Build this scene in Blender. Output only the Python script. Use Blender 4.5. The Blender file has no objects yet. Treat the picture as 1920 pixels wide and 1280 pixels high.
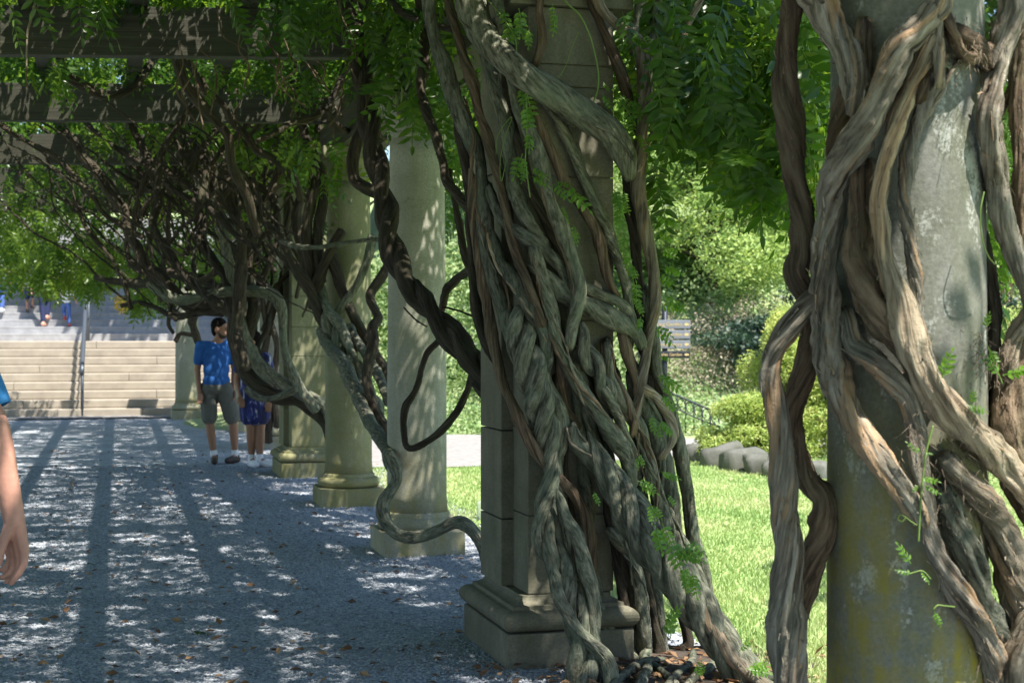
import bpy, bmesh, math, random
import numpy as np
from mathutils import Vector, Matrix

random.seed(7)
RNG = np.random.default_rng(7)
scene = bpy.context.scene
COL = scene.collection
R = math.radians

# ------------------------------------------------------------------ camera, light, exposure
F, CX, HY, CAMH = 2900.0, 960.0, 628.0, 1.55
cam_data = bpy.data.cameras.new('camera')
cam = bpy.data.objects.new('camera', cam_data)
COL.objects.link(cam)
cam.location = (0, 0, CAMH)
cam.rotation_euler = (R(90), 0, 0)
cam_data.sensor_width = 36.0
cam_data.lens = 36.0 * F / 1920.0
cam_data.shift_y = -12.0 / 1920.0
cam_data.clip_start = 0.05
cam_data.clip_end = 2000
cam_data.dof.use_dof = True
cam_data.dof.focus_distance = 6.6
cam_data.dof.aperture_fstop = 6.3
scene.camera = cam

SUN_FROM = Vector((0.36, -0.34, 1.0)).normalized()
sun_el = math.asin(SUN_FROM.z)
sun_az = math.atan2(SUN_FROM.x, SUN_FROM.y)
world = bpy.data.worlds.new('World')
scene.world = world
world.use_nodes = True
wn = world.node_tree.nodes
bgn = wn['Background']
sky = wn.new('ShaderNodeTexSky')
sky.sky_type = 'NISHITA'
sky.sun_disc = False
sky.sun_elevation = sun_el
sky.sun_rotation = sun_az
sky.air_density = 1.0
sky.dust_density = 0.4
sky.ozone_density = 2.5
world.node_tree.links.new(sky.outputs[0], bgn.inputs[0])
bgn.inputs[1].default_value = 0.108
sun_data = bpy.data.lights.new('sun', 'SUN')
sun_data.energy = 5.0
sun_data.angle = R(0.53)
sun_data.color = (1.0, 0.95, 0.86)
sun = bpy.data.objects.new('sun', sun_data)
COL.objects.link(sun)
sun.rotation_euler = (-SUN_FROM).to_track_quat('-Z', 'Y').to_euler()
sun.location = (10, -10, 30)
scene.view_settings.view_transform = 'Standard'
scene.view_settings.look = 'None'
scene.view_settings.exposure = 1.36
scene.view_settings.gamma = 1.0
scene.view_settings.use_curve_mapping = False
scene.render.engine = 'CYCLES'
scene.cycles.use_denoising = True
scene.cycles.max_bounces = 7
scene.cycles.diffuse_bounces = 4
scene.cycles.transmission_bounces = 5
scene.cycles.glossy_bounces = 2
scene.cycles.sample_clamp_indirect = 6.0
scene.cycles.caustics_reflective = False
scene.cycles.caustics_refractive = False

# ------------------------------------------------------------------ helpers
def P(x, y, d):
    """a point seen at pixel (x, y) of the 1920 px photograph, d metres in front of the camera"""
    return np.array([(x - CX) / F * d, d, CAMH - (y - HY) / F * d])

def mesh_data(name, V, Fc, mat=None, smooth=True, attrs=None):
    me = bpy.data.meshes.new(name)
    V = np.asarray(V, dtype=np.float32)
    if isinstance(Fc, np.ndarray):
        n, k = Fc.shape
        me.vertices.add(len(V)); me.vertices.foreach_set('co', V.ravel())
        me.loops.add(n * k); me.loops.foreach_set('vertex_index', Fc.astype(np.int32).ravel())
        me.polygons.add(n)
        me.polygons.foreach_set('loop_start', np.arange(0, n * k, k, dtype=np.int32))
        me.update(calc_edges=True)
    else:
        me.from_pydata(V.tolist(), [], [list(f) for f in Fc])
        me.update()
    if smooth:
        me.polygons.foreach_set('use_smooth', np.ones(len(me.polygons), dtype=bool))
    if attrs:
        for an, (typ, arr) in attrs.items():
            a = me.attributes.new(an, typ, 'POINT')
            key = 'vector' if typ == 'FLOAT_VECTOR' else 'value'
            a.data.foreach_set(key, np.asarray(arr, dtype=np.float32).ravel())
    if mat is not None:
        me.materials.append(mat)
    me.validate()
    return me

def obj(name, me, parent=None):
    o = bpy.data.objects.new(name, me)
    COL.objects.link(o)
    if parent is not None:
        o.parent = parent
    return o

def tag(o, label=None, cat=None, group=None, kind=None):
    if label: o['label'] = label
    if cat: o['category'] = cat
    if group: o['group'] = group
    if kind: o['kind'] = kind
    return o

def empty(name, loc, label, cat, group=None, rz=0.0):
    o = bpy.data.objects.new(name, None)
    COL.objects.link(o)
    o.location = loc
    o.rotation_euler = (0, 0, rz)
    o.empty_display_size = 0.1
    return tag(o, label, cat, group)

class MB:
    """collects shapes (world or local coordinates) into one mesh"""
    def __init__(self):
        self.V, self.F, self.n = [], [], 0
    def add(self, V, Fc):
        V = np.asarray(V, dtype=float)
        self.V.append(V)
        for f in Fc:
            self.F.append([int(i) + self.n for i in f])
        self.n += len(V)
        return self
    def box(self, x0, x1, y0, y1, z0, z1, bev=0.0, M=None):
        bm = bmesh.new()
        bmesh.ops.create_cube(bm, size=1.0)
        for v in bm.verts:
            v.co = Vector(((x0 + x1) / 2 + v.co.x * (x1 - x0), (y0 + y1) / 2 + v.co.y * (y1 - y0), (z0 + z1) / 2 + v.co.z * (z1 - z0)))
        if bev > 0:
            bmesh.ops.bevel(bm, geom=list(bm.edges), offset=bev, segments=2, affect='EDGES', profile=0.6)
        bm.verts.index_update()
        V = [v.co.copy() for v in bm.verts]
        if M is not None:
            V = [M @ v for v in V]
        self.add([tuple(v) for v in V], [[v.index for v in f.verts] for f in bm.faces])
        bm.free()
        return self
    def lathe(self, prof, seg=40, cx=0.0, cy=0.0):
        n = len(prof)
        V, Fc = [], []
        for r, z in prof:
            for k in range(seg):
                a = 2 * math.pi * k / seg
                V.append((cx + r * math.cos(a), cy + r * math.sin(a), z))
        for i in range(n - 1):
            for k in range(seg):
                k2 = (k + 1) % seg
                Fc.append((i * seg + k, i * seg + k2, (i + 1) * seg + k2, (i + 1) * seg + k))
        Fc.append(tuple(range(seg))[::-1])
        Fc.append(tuple((n - 1) * seg + k for k in range(seg)))
        return self.add(V, Fc)
    def rod(self, pts, r, seg=8):
        pts = np.asarray(pts, dtype=float)
        rr = np.full(len(pts), r) if np.isscalar(r) else np.asarray(r)
        V, Fq, _ = tube(np.c_[pts, rr], seg=seg, lump=0, flute=0, step=None)
        return self.add(V, Fq)
    def build(self, name, mat, parent=None, smooth=False):
        me = mesh_data(name, np.concatenate(self.V), self.F, mat, smooth)
        return obj(name, me, parent)

def catmull(p, step):
    p = np.asarray(p, dtype=float)
    q = np.vstack([2 * p[0] - p[1], p, 2 * p[-1] - p[-2]])
    out = []
    for i in range(1, len(q) - 2):
        a, b, c, d = q[i - 1], q[i], q[i + 1], q[i + 2]
        L = np.linalg.norm((c - b)[:3])
        n = max(2, int(math.ceil(L / step)))
        t = np.linspace(0, 1, n, endpoint=False)[:, None]
        out.append(0.5 * ((2 * b) + (-a + c) * t + (2 * a - 5 * b + 4 * c - d) * t ** 2 + (-a + 3 * b - 3 * c + d) * t ** 3))
    out.append(q[-2][None])
    r = np.vstack(out)
    r[:, 3] = np.maximum(r[:, 3], 0.0008)
    return r

def tube(pts, seg=12, lump=0.1, flute=0.1, twist=0.0, seed=0, step=0.0, wob=0.0, bark=False, rough=0.0):
    """pts: rows x, y, z, radius -> vertices, quads, bark coordinates"""
    g = np.random.default_rng(seed)
    p = np.asarray(pts, dtype=float)
    if step is not None:
        p = catmull(p, step if step > 0 else max(0.004, 0.6 * p[:, 3].mean()))
    C, r = p[:, :3].copy(), p[:, 3].copy()
    n = len(C)
    seglen = np.r_[0, np.linalg.norm(np.diff(C, axis=0), axis=1)]
    s = np.cumsum(seglen)
    rm = max(r.mean(), 1e-4)
    if wob > 0:
        for ax in range(3):
            f1, f2 = g.uniform(.12, .3), g.uniform(.3, .7)
            C[:, ax] += wob * rm * (np.sin(s / rm * f1 + g.uniform(0, 6)) + .5 * np.sin(s / rm * f2 + g.uniform(0, 6)))
    T = np.gradient(C, axis=0)
    T /= np.linalg.norm(T, axis=1)[:, None] + 1e-9
    N = np.zeros_like(C)
    ref = np.array([0.0, -1.0, 0.0]) if abs(T[0, 1]) < 0.9 else np.array([1.0, 0, 0])
    v = ref - T[0] * np.dot(ref, T[0])
    N[0] = v / np.linalg.norm(v)
    for i in range(1, n):
        v = N[i - 1] - T[i] * np.dot(N[i - 1], T[i])
        N[i] = v / (np.linalg.norm(v) + 1e-9)
    B = np.cross(T, N)
    th = np.linspace(0, 2 * math.pi, seg, endpoint=False)
    rad = np.ones((n, seg))
    if flute > 0:
        for k, a in ((2, 1.0), (3, .75), (5, .5), (7, .3)):
            tw = twist * (1 + g.uniform(-.15, .15))
            drift = g.uniform(-.04, .04)
            rad += flute * a * g.uniform(.5, 1) * np.sin(k * (th[None, :] + tw * s[:, None]) + drift * s[:, None] / rm + g.uniform(0, 6.3))
    if lump > 0:
        l1 = np.sin(s / rm * g.uniform(.18, .35) + g.uniform(0, 6)) + .6 * np.sin(s / rm * g.uniform(.5, .9) + g.uniform(0, 6))
        rad *= (1 + lump * l1)[:, None]
        for _ in range(3):
            k = g.integers(1, 4)
            rad += lump * .5 * np.sin(k * th[None, :] + g.uniform(0, 6)) * np.sin(s / rm * g.uniform(.3, .8) + g.uniform(0, 6))[:, None]
        # knots
        for _ in range(int(s[-1] / (rm * 26)) + 1):
            s0, t0 = g.uniform(0, s[-1]), g.uniform(0, 6.28)
            w = rm * g.uniform(.5, .9)
            dth = np.angle(np.exp(1j * (th - t0)))
            rad += g.uniform(.12, .35) * np.exp(-((s - s0) / w) ** 2)[:, None] * np.exp(-(dth / .5) ** 2)[None, :]
    if rough > 0:
        # fibrous ridges that follow the grain, and flakes of loose bark
        an = th[None, :] + twist * s[:, None]
        cx_, sx_ = np.cos(an), np.sin(an)
        acc = np.zeros((n, seg)); ridge = np.zeros((n, seg))
        for q in range(14):
            kx, ky = g.normal(0, 5.5, 2); kz = g.normal(0, .55) / rm
            acc += np.sin(kx * cx_ + ky * sx_ + kz * s[:, None] + g.uniform(0, 6.3))
        for q in range(8):
            kx, ky = g.normal(0, 2.6, 2); kz = g.normal(0, .30) / rm
            ridge += np.sin(kx * cx_ + ky * sx_ + kz * s[:, None] + g.uniform(0, 6.3))
        for q in range(10):
            kx, ky = g.normal(0, 3.2, 2); kz = g.normal(0, 2.2) / rm
            rad += rough * .16 * np.sin(kx * cx_ + ky * sx_ + kz * s[:, None] + g.uniform(0, 6.3))
        rad += rough * (.35 * acc / 2.6 - .75 * np.maximum(0, .55 - np.abs(ridge / 2.0)) + .3 * np.tanh(2.2 * acc / 2.6))
    rad = np.maximum(rad, .35) * r[:, None]
    V = C[:, None, :] + rad[:, :, None] * (np.cos(th)[None, :, None] * N[:, None, :] + np.sin(th)[None, :, None] * B[:, None, :])
    V = V.reshape(-1, 3)
    i = np.arange(n - 1)[:, None] * seg
    k = np.arange(seg)[None, :]
    k2 = (k + 1) % seg
    Q = np.stack([i + k, i + k2, i + seg + k2, i + seg + k], axis=-1).reshape(-1, 4)
    # end caps: collapse to a centre vertex
    V = np.vstack([V, C[0] - T[0] * r[0] * .35, C[-1] + T[-1] * r[-1] * .35])
    c0, c1 = n * seg, n * seg + 1
    kk = np.arange(0, seg, 2)
    cap0 = np.stack([np.full(len(kk), c0), (kk + 2) % seg, (kk + 1) % seg, kk], axis=-1)
    b = (n - 1) * seg
    cap1 = np.stack([np.full(len(kk), c1), b + kk, b + (kk + 1) % seg, b + (kk + 2) % seg], axis=-1)
    Q = np.vstack([Q, cap0, cap1])
    bc = None
    if bark:
        ang = th[None, :] + twist * s[:, None]
        off = g.uniform(0, 40, 3)
        bc = np.stack([np.cos(ang) * rm + off[0], np.sin(ang) * rm + off[1], np.repeat(s[:, None], seg, 1) + off[2]], axis=-1).reshape(-1, 3)
        bc = np.vstack([bc, bc[0], bc[-1]])
    return V, Q, bc

# ------------------------------------------------------------------ materials
def new_mat(name):
    m = bpy.data.materials.new(name)
    m.use_nodes = True
    nt = m.node_tree
    b = nt.nodes['Principled BSDF']
    return m, nt, b

def nd(nt, typ, **kw):
    n = nt.nodes.new(typ)
    for k, v in kw.items():
        if k.startswith('i_'):
            n.inputs[int(k[2:])].default_value = v
        else:
            setattr(n, k, v)
    return n

def ramp(nt, stops, interp='LINEAR'):
    n = nt.nodes.new('ShaderNodeValToRGB')
    n.color_ramp.interpolation = interp
    el = n.color_ramp.elements
    while len(el) < len(stops):
        el.new(0.5)
    for e, (p, c) in zip(el, stops):
        e.position = p
        e.color = c if len(c) == 4 else (*c, 1)
    return n

def noise(nt, scale, detail=4, rough=.55, vec=None, dist=0.0):
    n = nt.nodes.new('ShaderNodeTexNoise')
    n.inputs['Scale'].default_value = scale
    n.inputs['Detail'].default_value = detail
    n.inputs['Roughness'].default_value = rough
    n.inputs['Distortion'].default_value = dist
    if vec is not None:
        nt.links.new(vec, n.inputs['Vector'])
    return n

def mapping(nt, vec, scale, loc=(0, 0, 0)):
    m = nt.nodes.new('ShaderNodeMapping')
    m.inputs['Scale'].default_value = scale
    m.inputs['Location'].default_value = loc
    nt.links.new(vec, m.inputs['Vector'])
    return m.outputs[0]

def mix(nt, fac, a, b, blend='MIX'):
    m = nt.nodes.new('ShaderNodeMix')
    m.data_type = 'RGBA'
    m.blend_type = blend
    for sock, val in ((m.inputs['Factor'], fac), (m.inputs['A'], a), (m.inputs['B'], b)):
        pass
    fs, As, Bs = m.inputs[0], m.inputs[6], m.inputs[7]
    for s_, v_ in ((fs, fac), (As, a), (Bs, b)):
        if isinstance(v_, (int, float)):
            s_.default_value = v_
        elif isinstance(v_, tuple):
            s_.default_value = v_ if len(v_) == 4 else (*v_, 1)
        else:
            nt.links.new(v_, s_)
    return m.outputs[2]

def bump(nt, b, height, strength, dist=0.01, prev=None):
    n = nt.nodes.new('ShaderNodeBump')
    n.inputs['Strength'].default_value = strength
    n.inputs['Distance'].default_value = dist
    nt.links.new(height, n.inputs['Height'])
    if prev is not None:
        nt.links.new(prev, n.inputs['Normal'])
    nt.links.new(n.outputs[0], b.inputs['Normal'])
    return n.outputs[0]

def bark_mat(name, dark, mid, light, lichen, lich_amt, fib=1.0, bstr=.7, peel=0.0, grain=6):
    m, nt, b = new_mat(name)
    at = nd(nt, 'ShaderNodeAttribute', attribute_name='bark_co')
    v1 = mapping(nt, at.outputs['Vector'], (70 * fib, 70 * fib, grain * fib))
    v2 = mapping(nt, at.outputs['Vector'], (22, 22, grain * .6))
    n1 = noise(nt, 1.0, 7, .65, v1, .4)
    n2 = noise(nt, 1.0, 4, .6, v2, .8)
    geo = nd(nt, 'ShaderNodeNewGeometry')
    n3 = noise(nt, 5.0, 5, .6, geo.outputs['Position'])
    n4 = noise(nt, 45.0, 5, .7, geo.outputs['Position'])
    c1 = ramp(nt, [(.36, dark), (.49, mid), (.63, light)])
    nt.links.new(n1.outputs[0], c1.inputs[0])
    f2 = ramp(nt, [(.35, (0, 0, 0)), (.65, (1, 1, 1))])
    nt.links.new(n2.outputs[0], f2.inputs[0])
    base = mix(nt, f2.outputs[0], mix(nt, .45, c1.outputs[0], dark), c1.outputs[0])
    if peel > 0:
        v5 = mapping(nt, at.outputs['Vector'], (16, 16, 1.6), (7, 3, 2))
        n5 = noise(nt, 1.0, 5, .6, v5, .6)
        f5 = ramp(nt, [(.56, (0, 0, 0)), (.60, (peel, peel, peel))])
        nt.links.new(n5.outputs[0], f5.inputs[0])
        base = mix(nt, f5.outputs[0], base, mix(nt, .6, c1.outputs[0], (.44, .26, .13)))
    f3 = ramp(nt, [(.46, (0, 0, 0)), (.66, (lich_amt, lich_amt, lich_amt))])
    nt.links.new(mix(nt, .4, n3.outputs[0], n4.outputs[0]), f3.inputs[0])
    base = mix(nt, f3.outputs[0], base, lichen)
    oi = nd(nt, 'ShaderNodeObjectInfo')
    vr = ramp(nt, [(0, (.72, .72, .72)), (1, (1.2, 1.16, 1.1))])
    nt.links.new(oi.outputs['Random'], vr.inputs[0])
    base = mix(nt, 1.0, base, vr.outputs[0], 'MULTIPLY')
    nt.links.new(base, b.inputs['Base Color'])
    b.inputs['Roughness'].default_value = .88
    b.inputs['Specular IOR Level'].default_value = .2
    h = mix(nt, .35, n1.outputs[0], n4.outputs[0])
    pb = bump(nt, b, n2.outputs[0], bstr * .6, .03)
    bump(nt, b, h, min(1.0, bstr * 1.3), .02, pb)
    return m

M_BARK_PIER = bark_mat('bark_grey', (.040, .040, .029), (.142, .145, .108), (.27, .265, .208), (.13, .165, .118), .75, 1.0, .85, 0, 17)
M_BARK_TAN = bark_mat('bark_tan', (.045, .034, .025), (.25, .215, .17), (.45, .41, .345), (.20, .24, .20), .35, 1.0, 1.0, .95)
M_BARK_BROWN = bark_mat('bark_brown', (.045, .030, .021), (.15, .105, .072), (.25, .185, .13), (.13, .15, .09), .25)
M_BARK_PALE = bark_mat('bark_pale', (.075, .056, .038), (.27, .22, .16), (.44, .38, .295), (.22, .24, .18), .3, .9, 1.0, .6)
M_BARK_DARK = bark_mat('bark_dark', (.018, .014, .011), (.052, .041, .031), (.095, .076, .058), (.06, .075, .04), .4)

def stone_mat(name, base1, base2, algae, alg_amt, yellow_z=None, white=0.0):
    m, nt, b = new_mat(name)
    tc = nd(nt, 'ShaderNodeNewGeometry')
    pos = tc.outputs['Position']
    vs = mapping(nt, pos, (6, 6, .9))
    nbig = noise(nt, 2.2, 6, .6, pos)
    nstreak = noise(nt, 1.0, 6, .65, vs, .5)
    nfine = noise(nt, 90, 5, .7, pos)
    c = ramp(nt, [(.32, base1), (.68, base2)])
    nt.links.new(nbig.outputs[0], c.inputs[0])
    fm = ramp(nt, [(.35, (.72, .72, .72)), (.65, (1.12, 1.12, 1.12))])
    nt.links.new(nfine.outputs[0], fm.inputs[0])
    col = mix(nt, 1.0, c.outputs[0], fm.outputs[0], 'MULTIPLY')
    fa = ramp(nt, [(.42, (0, 0, 0)), (.68, (alg_amt, alg_amt, alg_amt))])
    nt.links.new(mix(nt, .45, nstreak.outputs[0], noise(nt, 7, 6, .7, pos).outputs[0]), fa.inputs[0])
    col = mix(nt, fa.outputs[0], col, algae)
    # black weathering freckles
    fk = ramp(nt, [(.60, (0, 0, 0)), (.72, (.7, .7, .7))])
    nt.links.new(mix(nt, .5, noise(nt, 3.0, 3, .5, pos).outputs[0], noise(nt, 34, 4, .8, pos).outputs[0]), fk.inputs[0])
    col = mix(nt, fk.outputs[0], col, (.05, .052, .042))
    if white > 0:
        fw = ramp(nt, [(.56, (0, 0, 0)), (.62, (white, white, white))])
        nt.links.new(mix(nt, .3, noise(nt, 6, 5, .6, mapping(nt, pos, (1.6, 1.6, .8), (3, 1, 5))).outputs[0], nfine.outputs[0]), fw.inputs[0])
        col = mix(nt, fw.outputs[0], col, (.50, .51, .48))
    if yellow_z is not None:
        z0, z1, amt = yellow_z
        sp = nd(nt, 'ShaderNodeSeparateXYZ')
        nt.links.new(pos, sp.inputs[0])
        mr = nd(nt, 'ShaderNodeMapRange')
        mr.inputs[1].default_value = z0; mr.inputs[2].default_value = z1
        mr.inputs[3].default_value = 1; mr.inputs[4].default_value = 0
        nt.links.new(sp.outputs[2], mr.inputs[0])
        fy = ramp(nt, [(.40, (0, 0, 0)), (.60, (amt, amt, amt))])
        nt.links.new(mix(nt, .4, noise(nt, 1.0, 6, .65, mapping(nt, pos, (9, 9, 1.6), (2, 5, 1)), .3).outputs[0], noise(nt, 12, 5, .7, pos).outputs[0]), fy.inputs[0])
        mm = nd(nt, 'ShaderNodeMath', operation='MULTIPLY')
        nt.links.new(fy.outputs[0], mm.inputs[0]); nt.links.new(mr.outputs[0], mm.inputs[1])
        col = mix(nt, mm.outputs[0], col, (.25, .21, .03))
    nt.links.new(col, b.inputs['Base Color'])
    b.inputs['Roughness'].default_value = .9
    b.inputs['Specular IOR Level'].default_value = .2
    bump(nt, b, mix(nt, .5, nfine.outputs[0], noise(nt, 25, 6, .7, pos).outputs[0]), .35, .008)
    return m

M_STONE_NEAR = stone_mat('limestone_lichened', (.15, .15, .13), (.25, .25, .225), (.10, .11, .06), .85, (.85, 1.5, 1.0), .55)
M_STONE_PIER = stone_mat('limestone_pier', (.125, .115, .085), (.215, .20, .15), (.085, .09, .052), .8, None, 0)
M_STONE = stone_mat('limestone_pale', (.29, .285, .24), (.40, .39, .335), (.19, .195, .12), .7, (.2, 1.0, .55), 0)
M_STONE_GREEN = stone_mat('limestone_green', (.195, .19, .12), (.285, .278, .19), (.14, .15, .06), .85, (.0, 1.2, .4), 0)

def leaf_mat(name, dark, mid, light, trans=.5, gloss=.35):
    m, nt, b = new_mat(name)
    at = nd(nt, 'ShaderNodeAttribute', attribute_name='tint')
    oi = nd(nt, 'ShaderNodeObjectInfo')
    ad = nd(nt, 'ShaderNodeMath', operation='MULTIPLY_ADD')
    nt.links.new(oi.outputs['Random'], ad.inputs[0])
    ad.inputs[1].default_value = .25
    nt.links.new(at.outputs['Fac'], ad.inputs[2])
    c = ramp(nt, [(.05, dark), (.55, mid), (1.1 if False else 1.0, light)])
    nt.links.new(ad.outputs[0], c.inputs[0])
    nt.links.new(c.outputs[0], b.inputs['Base Color'])
    b.inputs['Roughness'].default_value = gloss
    b.inputs['Specular IOR Level'].default_value = .4
    tr = nd(nt, 'ShaderNodeBsdfTranslucent')
    hs = nd(nt, 'ShaderNodeHueSaturation')
    hs.inputs['Hue'].default_value = .485
    hs.inputs['Saturation'].default_value = 1.1
    hs.inputs['Value'].default_value = 1.5
    nt.links.new(c.outputs[0], hs.inputs['Color'])
    nt.links.new(hs.outputs[0], tr.inputs[0])
    ms = nd(nt, 'ShaderNodeMixShader')
    ms.inputs[0].default_value = trans
    nt.links.new(b.outputs[0], ms.inputs[1]); nt.links.new(tr.outputs[0], ms.inputs[2])
    nt.links.new(ms.outputs[0], nt.nodes['Material Output'].inputs[0])
    return m

M_LEAF = leaf_mat('wisteria_leaf', (.024, .066, .011), (.055, .125, .018), (.13, .205, .033), .55, .3)
M_LEAF_YOUNG = leaf_mat('young_leaf', (.07, .17, .025), (.11, .24, .035), (.19, .33, .05), .5)
M_TREE = leaf_mat('tree_leaf', (.03, .07, .018), (.06, .12, .03), (.11, .18, .045), .35, .5)
M_ARBOR = leaf_mat('feathery_leaf', (.105, .21, .04), (.22, .35, .085), (.38, .49, .17), .35, .6)
M_GOLD = leaf_mat('golden_needle', (.16, .25, .055), (.31, .41, .11), (.49, .53, .19), .35, .6)
M_COVER = leaf_mat('cover_leaf', (.14, .23, .09), (.25, .37, .15), (.40, .48, .27), .3, .6)
M_BRUSH = leaf_mat('brush_leaf', (.17, .19, .10), (.31, .29, .20), (.43, .35, .28), .25, .7)
M_SHADE_SHRUB = leaf_mat('shaded_shrub_leaf', (.014, .036, .025), (.03, .06, .04), (.06, .10, .05), .2, .5)  # the bluish dark of shade on the bank is put into this leaf colour
M_GRASS = leaf_mat('grass_blade', (.20, .315, .105), (.31, .42, .16), (.46, .49, .26), .35, .6)
M_LITTER = leaf_mat('dry_leaf', (.10, .055, .03), (.20, .11, .055), (.32, .20, .10), .1, .7)
M_YELLOW = leaf_mat('yellow_leaf', (.35, .26, .03), (.45, .33, .04), (.55, .42, .06), .4)

def plain(name, col, rough=.6, metal=0.0, nscale=0, namt=.15, spec=.4, bmp=0):
    m, nt, b = new_mat(name)
    b.inputs['Base Color'].default_value = (*col, 1)
    b.inputs['Roughness'].default_value = rough
    b.inputs['Metallic'].default_value = metal
    b.inputs['Specular IOR Level'].default_value = spec
    if nscale:
        geo = nd(nt, 'ShaderNodeNewGeometry')
        n = noise(nt, nscale, 5, .65, geo.outputs['Position'])
        r_ = ramp(nt, [(.3, tuple(c * (1 - namt) for c in col)), (.7, tuple(min(1, c * (1 + namt)) for c in col))])
        nt.links.new(n.outputs[0], r_.inputs[0])
        nt.links.new(r_.outputs[0], b.inputs['Base Color'])
        if bmp:
            bump(nt, b, n.outputs[0], bmp, .01)
    return m

def timber_mat():
    m, nt, b = new_mat('weathered_timber')
    geo = nd(nt, 'ShaderNodeNewGeometry')
    n1 = noise(nt, 1.0, 6, .65, mapping(nt, geo.outputs['Position'], (1.2, 1.2, 45)), .6)
    n2 = noise(nt, 3.0, 4, .6, geo.outputs['Position'])
    c = ramp(nt, [(.3, (.020, .020, .013)), (.55, (.048, .046, .031)), (.75, (.088, .084, .06))])
    nt.links.new(n1.outputs[0], c.inputs[0])
    f = ramp(nt, [(.45, (0, 0, 0)), (.65, (.5, .5, .5))])
    nt.links.new(n2.outputs[0], f.inputs[0])
    nt.links.new(mix(nt, f.outputs[0], c.outputs[0], (.045, .052, .025)), b.inputs['Base Color'])
    b.inputs['Roughness'].default_value = .85
    bump(nt, b, n1.outputs[0], .5, .01)
    return m
M_TIMBER = timber_mat()

def gravel_mat():
    m, nt, b = new_mat('gravel')
    geo = nd(nt, 'ShaderNodeNewGeometry')
    pos = geo.outputs['Position']
    v = nt.nodes.new('ShaderNodeTexVoronoi')
    v.inputs['Scale'].default_value = 75
    nt.links.new(pos, v.inputs['Vector'])
    c = ramp(nt, [(.0, (.19, .21, .25)), (.5, (.34, .37, .42)), (1, (.54, .555, .57))])
    sp = nd(nt, 'ShaderNodeSeparateColor')
    nt.links.new(v.outputs['Color'], sp.inputs[0])
    nt.links.new(sp.outputs[0], c.inputs[0])
    n = noise(nt, 1.2, 5, .6, pos)
    f = ramp(nt, [(.35, (.80, .80, .82)), (.65, (1.08, 1.08, 1.06))])
    nt.links.new(n.outputs[0], f.inputs[0])
    col = mix(nt, 1.0, c.outputs[0], f.outputs[0], 'MULTIPLY')
    nd_ = noise(nt, 4.0, 6, .7, pos)
    fd = ramp(nt, [(.56, (0, 0, 0)), (.70, (.6, .6, .6))])
    nt.links.new(nd_.outputs[0], fd.inputs[0])
    col = mix(nt, fd.outputs[0], col, (.12, .105, .09))
    nt.links.new(col, b.inputs['Base Color'])
    b.inputs['Roughness'].default_value = .9
    inv = nd(nt, 'ShaderNodeMath', operation='SUBTRACT', i_0=1.0)
    nt.links.new(v.outputs['Distance'], inv.inputs[1])
    bump(nt, b, inv.outputs[0], .8, .012)
    return m
M_GRAVEL = gravel_mat()

def pebble_mat():
    m, nt, b = new_mat('pebbles')
    at = nd(nt, 'ShaderNodeAttribute', attribute_name='tint')
    c = ramp(nt, [(.0, (.15, .165, .20)), (.45, (.32, .35, .40)), (.8, (.42, .44, .475)), (1, (.52, .53, .53))])
    nt.links.new(at.outputs['Fac'], c.inputs[0])
    nt.links.new(c.outputs[0], b.inputs['Base Color'])
    b.inputs['Roughness'].default_value = .8
    return m
M_PEBBLE = pebble_mat()

def soil_mat(name, c0, c1, c2, s=6):
    m, nt, b = new_mat(name)
    geo = nd(nt, 'ShaderNodeNewGeometry')
    n = noise(nt, s, 8, .7, geo.outputs['Position'])
    n2 = noise(nt, .8, 4, .6, geo.outputs['Position'])
    c = ramp(nt, [(.3, c0), (.5, c1), (.7, c2)])
    nt.links.new(mix(nt, .5, n.outputs[0], n2.outputs[0]), c.inputs[0])
    nt.links.new(c.outputs[0], b.inputs['Base Color'])
    b.inputs['Roughness'].default_value = .95
    bump(nt, b, n.outputs[0], .8, .04)
    return m
M_LAWN = soil_mat('lawn_turf', (.20, .30, .10), (.29, .38, .14), (.42, .42, .22))
M_MULCH = soil_mat('dark_mulch', (.025, .02, .016), (.06, .046, .036), (.12, .09, .065), 22)
M_BANK = soil_mat('bank_soil', (.15, .20, .08), (.24, .30, .13), (.33, .34, .18), 3)
M_PAVE = plain('pale_paving', (.25, .24, .235), .9, 0, 9, .25)
M_STEP = plain('step_concrete', (.315, .275, .225), .9, 0, 2.6, .18, .3, .2)
M_STEP_SHADED = plain('step_shaded', (.30, .30, .31), .9, 0, 5, .2, .3, .2)  # upper flight: the blue-grey of shade is put into the step colour
M_IRON = plain('dark_iron', (.03, .035, .045), .5, .6)
M_RAIL = plain('grey_rail', (.10, .115, .14), .45, .5)
M_SKIN = plain('skin_light', (.50, .25, .185), .55, 0, 28, .14, .4, .15)
M_SKIN_TAN = plain('skin_tan', (.30, .155, .095), .55, 0, 40, .08, .4)
M_HAIR = plain('black_hair', (.010, .008, .007), .9, 0, 60, .4, .1, .6)
M_SHIRT = plain('blue_cotton', (.026, .105, .33), .9, 0, 14, .22, .2, .8)
M_SHIRT2 = plain('bright_blue_cotton', (.04, .22, .52), .85, 0, 25, .1)
M_SHORTS = plain('grey_cotton', (.12, .12, .105), .9, 0, 25, .15)
M_WHITE = plain('white_cloth', (.75, .75, .78), .8, 0, 20, .06)
M_JEANS = plain('blue_jeans', (.06, .12, .35), .85, 0, 30, .2)
M_NAVY = plain('navy_cloth', (.014, .022, .07), .85, 0, 30, .2)
M_SHOE = plain('brown_shoe', (.05, .033, .026), .6)
M_REDSHOE = plain('red_shoe', (.3, .05, .05), .6)

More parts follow.
